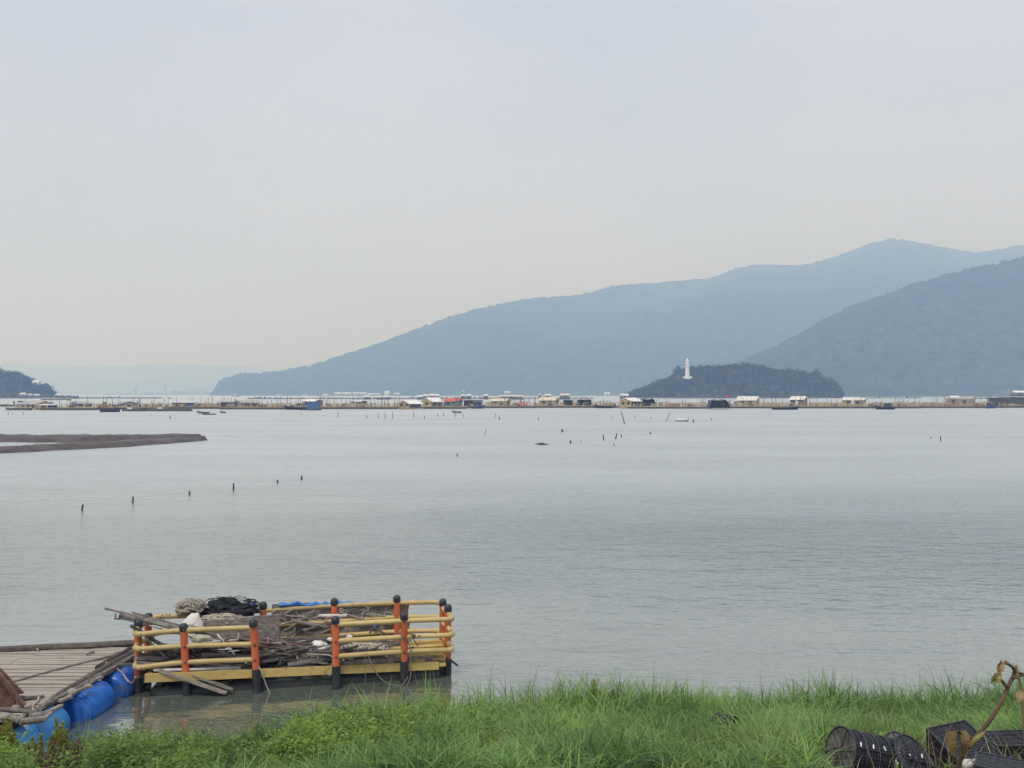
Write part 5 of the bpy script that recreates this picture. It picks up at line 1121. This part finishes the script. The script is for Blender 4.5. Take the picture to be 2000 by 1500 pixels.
def boat(label, px0, px1, wl, hull, cabin=None, canopy=None, bow='L', name='farm_boat', h=1.0):
    Y0 = FY(wl); k = Y0 / F; x0, x1 = (px0 - 1000) * k, (px1 - 1000) * k; Ln = x1 - x0; hw = min(1.4, Ln * .16)
    t = thing(name, label, 'boat', ((x0 + x1) / 2, Y0, 0), 'boats at the fish farm'); s_ = 1 if bow == 'L' else -1; xb = x0 if bow == 'L' else x1
    rows = []
    for i in range(11):
        q = i / 10; x = xb + s_ * Ln * q; w_ = hw * (math.sin(math.pi * min(.5, q * .62 + .02)) ** .6) * (1 if q < .85 else 1 - (q - .85)); z = h * (.75 + .9 * (1 - q) ** 3 + .15 * q ** 3)
        rows.append([Vector((x, Y0 - w_, z)), Vector((x + s_ * .3 * (1 - q), Y0 - w_ * .8, z * .35)), Vector((x + s_ * .6 * (1 - q), Y0, -.25)), Vector((x + s_ * .3 * (1 - q), Y0 + w_ * .8, z * .35)), Vector((x, Y0 + w_, z))])
    mb = MB().grid(rows); mb.add([r_[0] - Vector((0, 0, .15)) for r_ in rows] + [r_[4] - Vector((0, 0, .15)) for r_ in rows], [(i, i + 1, i + 12, i + 11) for i in range(10)]); mb.add(rows[-1], [(0, 1, 2, 3, 4)])
    mb.build('hull', hull, t, True)
    MB().tube([r_[0] for r_ in rows], .07, 5).build('gunwale', TRIM, t); MB().tube([r_[4] for r_ in rows], .07, 5).build('gunwale', TRIM, t)
    if cabin: MB().box((xb + s_ * Ln * .68, Y0, h * .8 + .8), Ln * .3, hw * 1.3, 1.7, tap=.9).build('cabin', cabin, t); MB().box((xb + s_ * Ln * .68, Y0, h * .8 + 1.7), Ln * .36, hw * 1.6, .12).build('cabin_roof', RWHT, t); MB().box((xb + s_ * Ln * .62, Y0 - hw * .62, h * .8 + 1.15), Ln * .12, .08, .5).build('window', GLS, t)
    if canopy:
        MB().box((xb + s_ * Ln * .6, Y0, h + 1.9), Ln * .6, hw * 2, .12).build('canopy', canopy, t)
        for a_ in (.34, .6, .86):
            for y in (-hw * .9, hw * .9): MB().box((xb + s_ * Ln * a_, Y0 + y, h + .9), .09, .09, 1.95).build('post', FPOLE, t)
    return t
BH = mat('boat_dark', (.05, .055, .065), (.035, .035, .04), .6); BB = mat('boat_blue', (.05, .12, .28), (.04, .09, .22), .5); BG = mat('boat_grey', (.30, .31, .31), (.2, .2, .2), .6)
boat('dark sampan with raised bow left of the blue barge', 555, 602, 800, BH, mat('cabin_tan', (.3, .26, .18), (.2, .18, .13), .7), None, 'L')
t = thing('tarpaulin_barge', 'barge boxed in blue tarpaulin before the brown walled hut', 'barge', (U(610, 801).x, FY(801), 0)); o = FY(801); x0, x1 = (599 - 1000) / F * o, (622 - 1000) / F * o
MB().box(((x0 + x1) / 2, o + 1.5, 1.6), x1 - x0, 3, 2.8, tap=.96).build('tarpaulin', mat('blue_sheet', (.06, .14, .30), (.045, .10, .24), .6, (.8, .8, .8)), t); MB().box(((x0 + x1) / 2 - 1, o + 1.4, .1), x1 - x0 + 3, 3.4, .5).build('hull', BH, t)
boat('dark blue cabin boat beside the navy walled shed', 96, 113, 797, BB, BB, None, 'R')
boat('dark boat behind the low dark raft', 193, 211, 796.5, BH, WDRK, None, 'L')
boat('rounded dark boat at the left end of the low dark raft', 193, 233, 804.5, BH, None, None, 'L')
boat('boat with raised dark canopy left of the cream roofed hut', 921, 948, 798, BB, None, RGRY, 'R')
boat('dark boat lying right of the red tarpaulin', 1160, 1196, 797, BH, None, RDRK, 'L')
boat('navy boat alongside the raft below the white door hut', 1708, 1746, 799.5, mat('boat_navy', (.04, .05, .10), (.03, .04, .07), .6), WNVY, None, 'L')
boat('dark cabin boat left of the navy boat', 1699, 1716, 797, BH, WNVY, None, 'L')
boat('dark open boat behind the raft at right with its bow right', 1762, 1784, 792, BH, None, None, 'R')
boat('blue cabin boat near the right edge', 1924, 1946, 797.5, BB, WNVY, None, 'R')
boat('grey boat tied under the open fronted white roofed hut', 1508, 1560, 800, BH, None, None, 'R', h=.8)
boat('small blue cabin boat right of the navy canopied barge', 1424, 1442, 795, BB, mat('cabin_blue', (.16, .22, .34), (.12, .17, .28), .6), None, 'L')
boat('small grey skiff with pale inside before the orange roofed hut', 882, 901, 806.5, BG, None, None, 'L', 'skiff', .5)
boat('larger dark skiff right of the low dark raft', 384, 409, 807.5, BG, None, None, 'L', 'skiff', .5)
boat('tiny skiff farthest right before the long tan hut', 429, 441, 806.5, BH, None, None, 'L', 'skiff', .4)
boat('sunken thin skiff below the larger dark skiff', 394, 421, 809.8, BH, None, None, 'L', 'skiff', .25)
Y = FY(796); x0 = (1012 - 1000) / F * Y; tag(blob((x0 + 1.8, Y - .8, 1.2), 2.0, 1.2, 1.3, 71, amp=.25, flat=.6).build('red_tarpaulin', mat('red_sheet', (.62, .09, .09), (.5, .08, .08), .6, (1, 1, 1)), None, True), 'bright red tarpaulin heap between the two cream roofed huts', 'tarpaulin')
Y = FY(797); o = UD(1552, 786, Y); tag(MB().box((o.x, Y - 2.5, o.z), 1.0, .2, 1.5, Matrix.Rotation(.15, 3, 'Y')).build('white_board', RWHT), 'white panel standing before the open fronted white roofed hut', 'panel')
Y = FY(797); o = UD(1427, 773, Y); t = thing('flag', 'small red flag on a pole above the navy canopied barge', 'flag', (o.x, Y + 6, 0)); MB().tube([(o.x - .9, Y + 6, .4), (o.x - .9, Y + 6, o.z + .7)], .06, 5).build('flag_pole', FPOLE, t)
MB().grid([[Vector((o.x - .9 + i * .45, Y + 6 + .12 * math.sin(i * 1.7), o.z + z)) for i in range(5)] for z in (-.5, .5)]).build('cloth', mat('flag_red', (.55, .10, .10), (.45, .08, .08), .7), t)

# second, farther rows
BACK = [(484, 560, 779.3, 'far raft row left of the white workshop shore'), (560, 800, 779.3, 'far raft row behind the tan gabled hut'), (800, 960, 779.0, 'far raft row behind the orange roofed hut'), (960, 1160, 778.5, 'far raft row behind the cream roofed huts'), (1640, 1800, 777.8, 'far raft row right of the island'), (1880, 2020, 778.6, 'far raft row at the right edge'), (-20, 60, 794, 'raft behind the far left hut'), (80, 135, 781.5, 'far raft row beneath the left headland'), (160, 235, 777.7, 'long dark far raft left of the small peaked hut')]
for i, (a_, b_, y, l) in enumerate(BACK):
    Y0 = FY(y); k = Y0 / F; x0, x1 = (a_ - 1000) * k, (b_ - 1000) * k; t = thing('raft_section', l, 'raft', ((x0 + x1) / 2, Y0, 0), 'far rows of the fish farm'); MB().box(((x0 + x1) / 2, Y0 + 2, .45), x1 - x0, 4, 1.1).build('float_row', FDARK, t)
    q = random.Random(i); mb = MB(); x = x0
    while x < x1: mb.box((x, Y0 + q.uniform(0, 4), 1.6), q.choice((.5, .5, 2.5)), .5, q.uniform(.8, 2.4)); x += q.uniform(1.5, 7)
    mb.build('posts_and_gear', FPALE if i % 2 else FPOLE, t, kind='stuff')
    for j in range(int((x1 - x0) / 30) + 1): x = q.uniform(x0, x1); MB().tube([(x, Y0 + 2, .5), (x, Y0 + 2, q.uniform(3, 5))], .12, 4).build('net_pole', FPOLE, t)
def far_shed(label, px0, px1, top, bot, Y, wall, roof, name='far_shed', cat='shed', grp='white roofed sheds far behind the farm'):
    k = Y / F; x0, x1 = (px0 - 1000) * k, (px1 - 1000) * k; zt = CAMZ + (HOR - top) * k; zb = max(.4, CAMZ + (HOR - bot) * k); w_ = x1 - x0; d_ = max(5, w_ * .5); ze = zb + (zt - zb) * .55
    t = thing(name, label, cat, ((x0 + x1) / 2, Y, zb), grp); MB().box(((x0 + x1) / 2, Y + d_ / 2, (zb + ze) / 2), w_ * .94, d_ * .9, ze - zb).build('wall', wall, t)
    P_ = [Vector((x0, Y - .4, ze)), Vector((x1, Y - .4, ze)), Vector((x1, Y + d_ / 2, zt)), Vector((x0, Y + d_ / 2, zt)), Vector((x0, Y + d_ + .4, ze)), Vector((x1, Y + d_ + .4, ze))]; dn = Vector((0, 0, -.2))
    MB().add(P_ + [p + dn for p in P_], [(0, 1, 2, 3), (3, 2, 5, 4), (0, 6, 7, 1), (4, 5, 11, 10), (0, 3, 9, 6), (3, 4, 10, 9), (1, 7, 8, 2), (2, 8, 11, 5), (6, 9, 8, 7), (9, 10, 11, 8)]).build('roof', roof, t)
    MB().box(((x0 + x1) / 2, Y + d_ * .05 - .1, zb + (ze - zb) * .45), w_ * .2, .12, (ze - zb) * .8).build('door', GLS, t)
    mb = MB().box(((x0 + x1) / 2, Y + d_ / 2, zb / 2 - .12), w_ * 1.05, d_ * 1.1, zb + .2); mb.build('float_base', FDARK, t)
    return t
for l, a_, b_, tp, bt in [('far shed with bright roof above the tiny dark hut', 711, 722, 772.5, 777.5), ('far shed left of the far tan shed', 736, 747, 773.5, 778), ('far pale shed right of the white dome', 750, 762, 773, 778), ('far white roof left of the biggest white hut roof', 815, 825, 772, 777.5), ('far white shed peeping above the biggest white hut roof', 826, 836, 770.5, 776), ('far white shed above the orange roof\'s left end', 838, 849, 769.5, 775.5), ('far white shed left of the orange roof', 850, 858, 770, 776), ('far white shed above the dark open shelter', 911, 920, 770, 775.5), ('long low far shed behind the tan cream roofed hut', 976, 1022, 771.5, 777), ('far white roof left of the second cream roof', 1052, 1058, 769, 774), ('far cream shed above the second cream roof', 1063, 1076, 769.5, 776), ('far white shed right of the second cream roof', 1094, 1113, 768.8, 775.5), ('far white shed just left of the island', 1212, 1228, 769.2, 775.5), ('far white roofed shed at the right edge above the rafts', 1980, 2004, 763, 770.5), ('far white shed left of the far long low shed', 945, 953, 770, 775.5), ('far white roof beneath the hill right of the white dome', 900, 908, 770.5, 775)]:
    far_shed(l, a_, b_, tp, bt, 930 if a_ < 1900 else 700, WGRY, RWHT if 'cream' not in l else RCRM)
k = 650 / F; x = (1961 - 1000) * k; tag(blob((x, 650, .6), 3.8, 2.2, 2.6, 81, amp=.2).build('dark_covered_boat', RDRK), 'dark rounded covered boat far back at the right', 'boat')

# shore village at the foot of the mountain
VW = mat('village_wall', (.62, .62, .62), (.5, .5, .5), .8, (.1, .1, .1)); VR = mat('village_roof', (.70, .72, .75), (.6, .62, .64), .6, (.1, .1, .1))
vil = [('long white workshop at the mountain foot left of the dome', 652, 686, 766.3, 771), ('white workshop right of the long one', 688, 715, 766.3, 771), ('low white workshop before the dome', 716, 742, 768, 772), ('small white house at the mountain foot left of the workshops', 630, 640, 769, 772.5), ('pale house right of the white dome', 770, 780, 767, 771), ('pale house alone at the mountain foot above the orange roof', 903, 912, 763, 768), ('pale house above the cream roofed hut', 985, 997, 764, 769), ('pale house left of the far white shed by the island', 1180, 1192, 766, 771), ('white house at the hill foot right of the island', 1702, 1712, 766, 771), ('white house at the hill foot near the right edge', 1900, 1910, 764, 769), ('tiny pale house at the mountain\'s left foot', 540, 549, 770.5, 773), ('pale house between two shore houses left of the barge', 590, 600, 770.5, 773)]
for l, a_, b_, tp, bt in vil: far_shed(l, a_, b_, tp, bt, 3430 if a_ < 1650 else 2120, VW, VR, 'shore_house', 'house', 'houses at the mountain foot')
k = 3430 / F; x = (756 - 1000) * k; t = thing('white_dome', 'round white storage dome at the mountain foot', 'dome', (x, 3430, 5)); MB().tube([(x, 3435, 0), (x, 3435, 11)], 12, 16).build('wall', VW, t, True); blob((x, 3435, 11), 12, 12, 10, 3, amp=0).build('dome_shell', VR, t, True)
# town on the far left shore
TW = mat('town_wall', (.50, .50, .52), (.40, .40, .42), .8, (.1, .1, .1)); TW2 = mat('town_wall_dark', (.26, .27, .30), (.2, .2, .22), .8, (.1, .1, .1))
def block(label, px0, px1, top, bot, Y, m, floors=6):
    k = Y / F; x0, x1 = (px0 - 1000) * k, (px1 - 1000) * k; zt = CAMZ + (HOR - top) * k; zb = 1.0
    t = thing('town_building', label, 'building', ((x0 + x1) / 2, Y, zb), 'town buildings on the far shore'); MB().box(((x0 + x1) / 2, Y, (zt + zb) / 2), x1 - x0, 20, zt - zb).build('wall', m, t); MB().box(((x0 + x1) / 2, Y, zt + .6), (x1 - x0) * 1.04, 21, 1.2).build('roof', TW2, t)
    n_ = max(2, int((x1 - x0) / 9))
    me = None
    for f_ in range(min(4, max(1, int((zt - zb) / 9)))):
        for i in range(min(6, n_)):
            mb = MB().box((x0 + (x1 - x0) * (i + .5) / min(6, n_), Y - 10.05, zb + 4 + f_ * 9), 3.0, .2, 3.6); mb.build('window', GLS, t)
for l, a_, b_, tp, m in [('tallest pale block of the far town', 363, 386, 757, TW), ('pale block right of the tallest far one', 387, 402, 760, TW), ('low block left of the tallest far one', 336, 362, 764, TW2), ('long low block of the far town left of the crane', 232, 256, 768, TW), ('low far block right of the crane', 284, 300, 766.5, TW2), ('small far block beneath the far tower', 306, 318, 767, TW), ('slim pale tower of the far town', 321, 325, 752, TW), ('low far block near the small rounded island trees', 205, 225, 768.5, TW), ('far block at the town\'s right end', 403, 414, 765, TW2), ('bright low house of the far town beside the left headland', 176, 186, 765.5, VW), ('pale far house right of the left headland', 112, 128, 766.5, TW), ('pale far house among the shore houses of the headland', 134, 146, 768, VW)]:
    block(l, a_, b_, tp, 772, 6150, m)
Y = 6100; k = Y / F; x = (266 - 1000) * k; t = thing('harbour_crane', 'tall pale harbour crane in the far town', 'crane', (x, Y, 2)); zt = lambda y: CAMZ + (HOR - y) * k
for q in (-6, 6): MB().beam((x + q, Y, 0), (x + q * .6, Y, zt(758)), 3, 3).build('leg', TW2, t)
MB().beam((x - 10, Y, zt(760)), (x + 16, Y, zt(748)), 3, 3).build('jib', TW2, t); MB().box((x, Y, zt(760)), 16, 8, 9).build('machine_house', TW2, t); MB().beam((x - 12, Y, 0), (x - 12, Y, zt(755)), 2, 2).build('leg', TW2, t)
# ship, far left boats
Y = FY(774.2) * .95; k = Y / F; x = (462 - 1000) * k
t = thing('white_ship', 'small white ship anchored off the cliff left of the mountain', 'ship', (x, Y, 0)); wz = 6 * k
rows = [[Vector((x + k * (q * 16 - 8), Y - w_, 3.4 * k * (.55 + .35 * q * q))), Vector((x + k * (q * 14 - 7), Y - w_ * .7, -.4)), Vector((x + k * (q * 14 - 7), Y + w_ * .7, -.4)), Vector((x + k * (q * 16 - 8), Y + w_, 3.4 * k * (.55 + .35 * q * q)))] for q, w_ in ((0, 2.4), (.3, 3), (.7, 2.8), (1, .3))]
MB().grid(rows).add([rows[0][0], rows[0][1], rows[0][2], rows[0][3]], [(0, 1, 2, 3)]).add([r_[0] for r_ in rows] + [r_[3] for r_ in rows], [(i, i + 1, i + 5, i + 4) for i in range(3)]).build('hull', mat('ship_hull', (.22, .24, .28), (.18, .2, .24), .6), t)
MB().box((x - 3 * k, Y, 3.6 * k), 6 * k, 4, 3.6 * k).build('wheelhouse', VW, t); MB().beam((x - 4.5 * k, Y, 4 * k), (x - 4.5 * k, Y, 8.5 * k), .8, .8).build('mast', VW, t); MB().beam((x + 5 * k, Y, 2 * k), (x + 5 * k, Y, 8 * k), .8, .8).build('mast', VW, t)
boat('tiny dark boat far out under the far town', 299, 306, 778.5, BH); boat('tiny dark boat far out right of the far crane', 329, 335, 778.5, BH); boat('tiny far boat right of the white ship', 497, 506, 776.5, BG)
# houses under the left headland
for l, a_, b_, tp, bt in [('pale house under the left headland trees, leftmost', 38, 50, 767, 772), ('pale house under the headland trees right of the leftmost', 54, 62, 769, 773), ('small white house at the headland\'s right foot', 66, 76, 769.5, 773.5), ('flat roofed pavilion high at the headland\'s right end', 62, 76, 743, 751)]:
    far_shed(l, a_, b_, tp, bt, 1170 if tp > 760 else 1265, VW, VR, 'shore_house', 'house', 'houses on the left headland')
Y = 1000; k = Y / F; x0, x1 = (-60 - 1000) * k, (150 - 1000) * k; tag(MB().box(((x0 + x1) / 2, 1180, .3), x1 - x0 + 40, 40, 2.6, tap=.97).build('stone_pier', mat('pier_stone', (.16, .17, .16), (.1, .1, .1), .9, (.1, .1, .1))), 'low dark pier running along the foot of the left headland', 'pier')
for i, (px, y0) in enumerate(((107, 773), (113, 774), (119, 773.2), (125, 774.4), (131, 773.6), (138, 774.6), (145, 774.8))):
    far_shed(('shed nearest the left headland on the pier', 'low pale shed second from the headland on the pier', 'third pale shed along the pier from the headland', 'fourth pale shed along the pier from the headland', 'fifth pale shed along the pier from the headland', 'last but one pale shed near the pier end', 'pale shed at the very end of the pier')[i], px, px + 5, y0 - 3.6, y0, 1150 - i * 4, TW, VR, 'pier_shed', 'shed', 'sheds on the pier by the left headland')

# ------------------------------------------------------------------ lighthouse
YL = 1262; k = YL / F; p = UD(1342.5, 738, YL); t = thing('lighthouse', 'white lighthouse with dome and gallery on the wooded island', 'lighthouse', p)
z = lambda y: CAMZ + (HOR - y) * k
LW = mat('lighthouse_white', (.82, .83, .82), (.74, .75, .75), .5, (.3, .3, .3))
MB().lathe((p.x, YL, z(738)), (0, 0, 1), [(0, 4.4 * k), (z(711.5) - z(738), 3.3 * k)], 20).build('tower', LW, t, True)
MB().box((p.x, YL, z(739)), 9.5 * k, 9 * k, 2.4 * k).build('base', LW, t)
MB().lathe((p.x, YL, z(711.4)), (0, 0, 1), [(0, 3.4 * k), (.5 * k, 5.2 * k), (1.5 * k, 5.2 * k), (1.6 * k, 3.4 * k)], 20).build('gallery', LW, t, True)
for i in range(12): q = i * math.pi / 6; MB().tube([(p.x + math.cos(q) * 5 * k, YL + math.sin(q) * 5 * k, z(709.9)), (p.x + math.cos(q) * 5 * k, YL + math.sin(q) * 5 * k, z(708.4))], .1, 4).build('rail_post', LW, t)
MB().lathe((p.x, YL, z(709.8)), (0, 0, 1), [(0, 3.0 * k), (1.6 * k, 3.0 * k), (1.7 * k, 2.7 * k), (4.6 * k, 2.7 * k)], 16).build('lantern_room', LW, t, True)
MB().lathe((p.x, YL, z(706.6)), (0, 0, 1), [(0, 2.78 * k), (1.5 * k, 2.78 * k)], 16).build('lantern_glass', mat('lantern_glass', (.35, .40, .42), (.3, .35, .37), .2), t, True)
MB().lathe((p.x, YL, z(705.1)), (0, 0, 1), [(0, 3.5 * k), (.5 * k, 3.5 * k), (2.4 * k, 2.6 * k), (4.2 * k, 1.0 * k), (4.6 * k, .4 * k), (7.8 * k, .25 * k)], 16).build('dome', LW, t, True)
for y in (716, 722, 728): MB().box((p.x - 1.2 * k, YL - 3.75 * k, z(y)), .9 * k, .9 * k, 1.4 * k).build('window', GLS, t)
for i, (px, l) in enumerate(((1336, 'white wall hump left of the lighthouse foot'), (1349.5, 'white wall hump right of the lighthouse foot'))):
    q = UD(px, 736, YL - 4); tag(MB().box((q.x, q.y, q.z - .6), 4.6 * k, 3, 3.2 * k, tap=.7).build('white_wall', LW), l, 'wall')
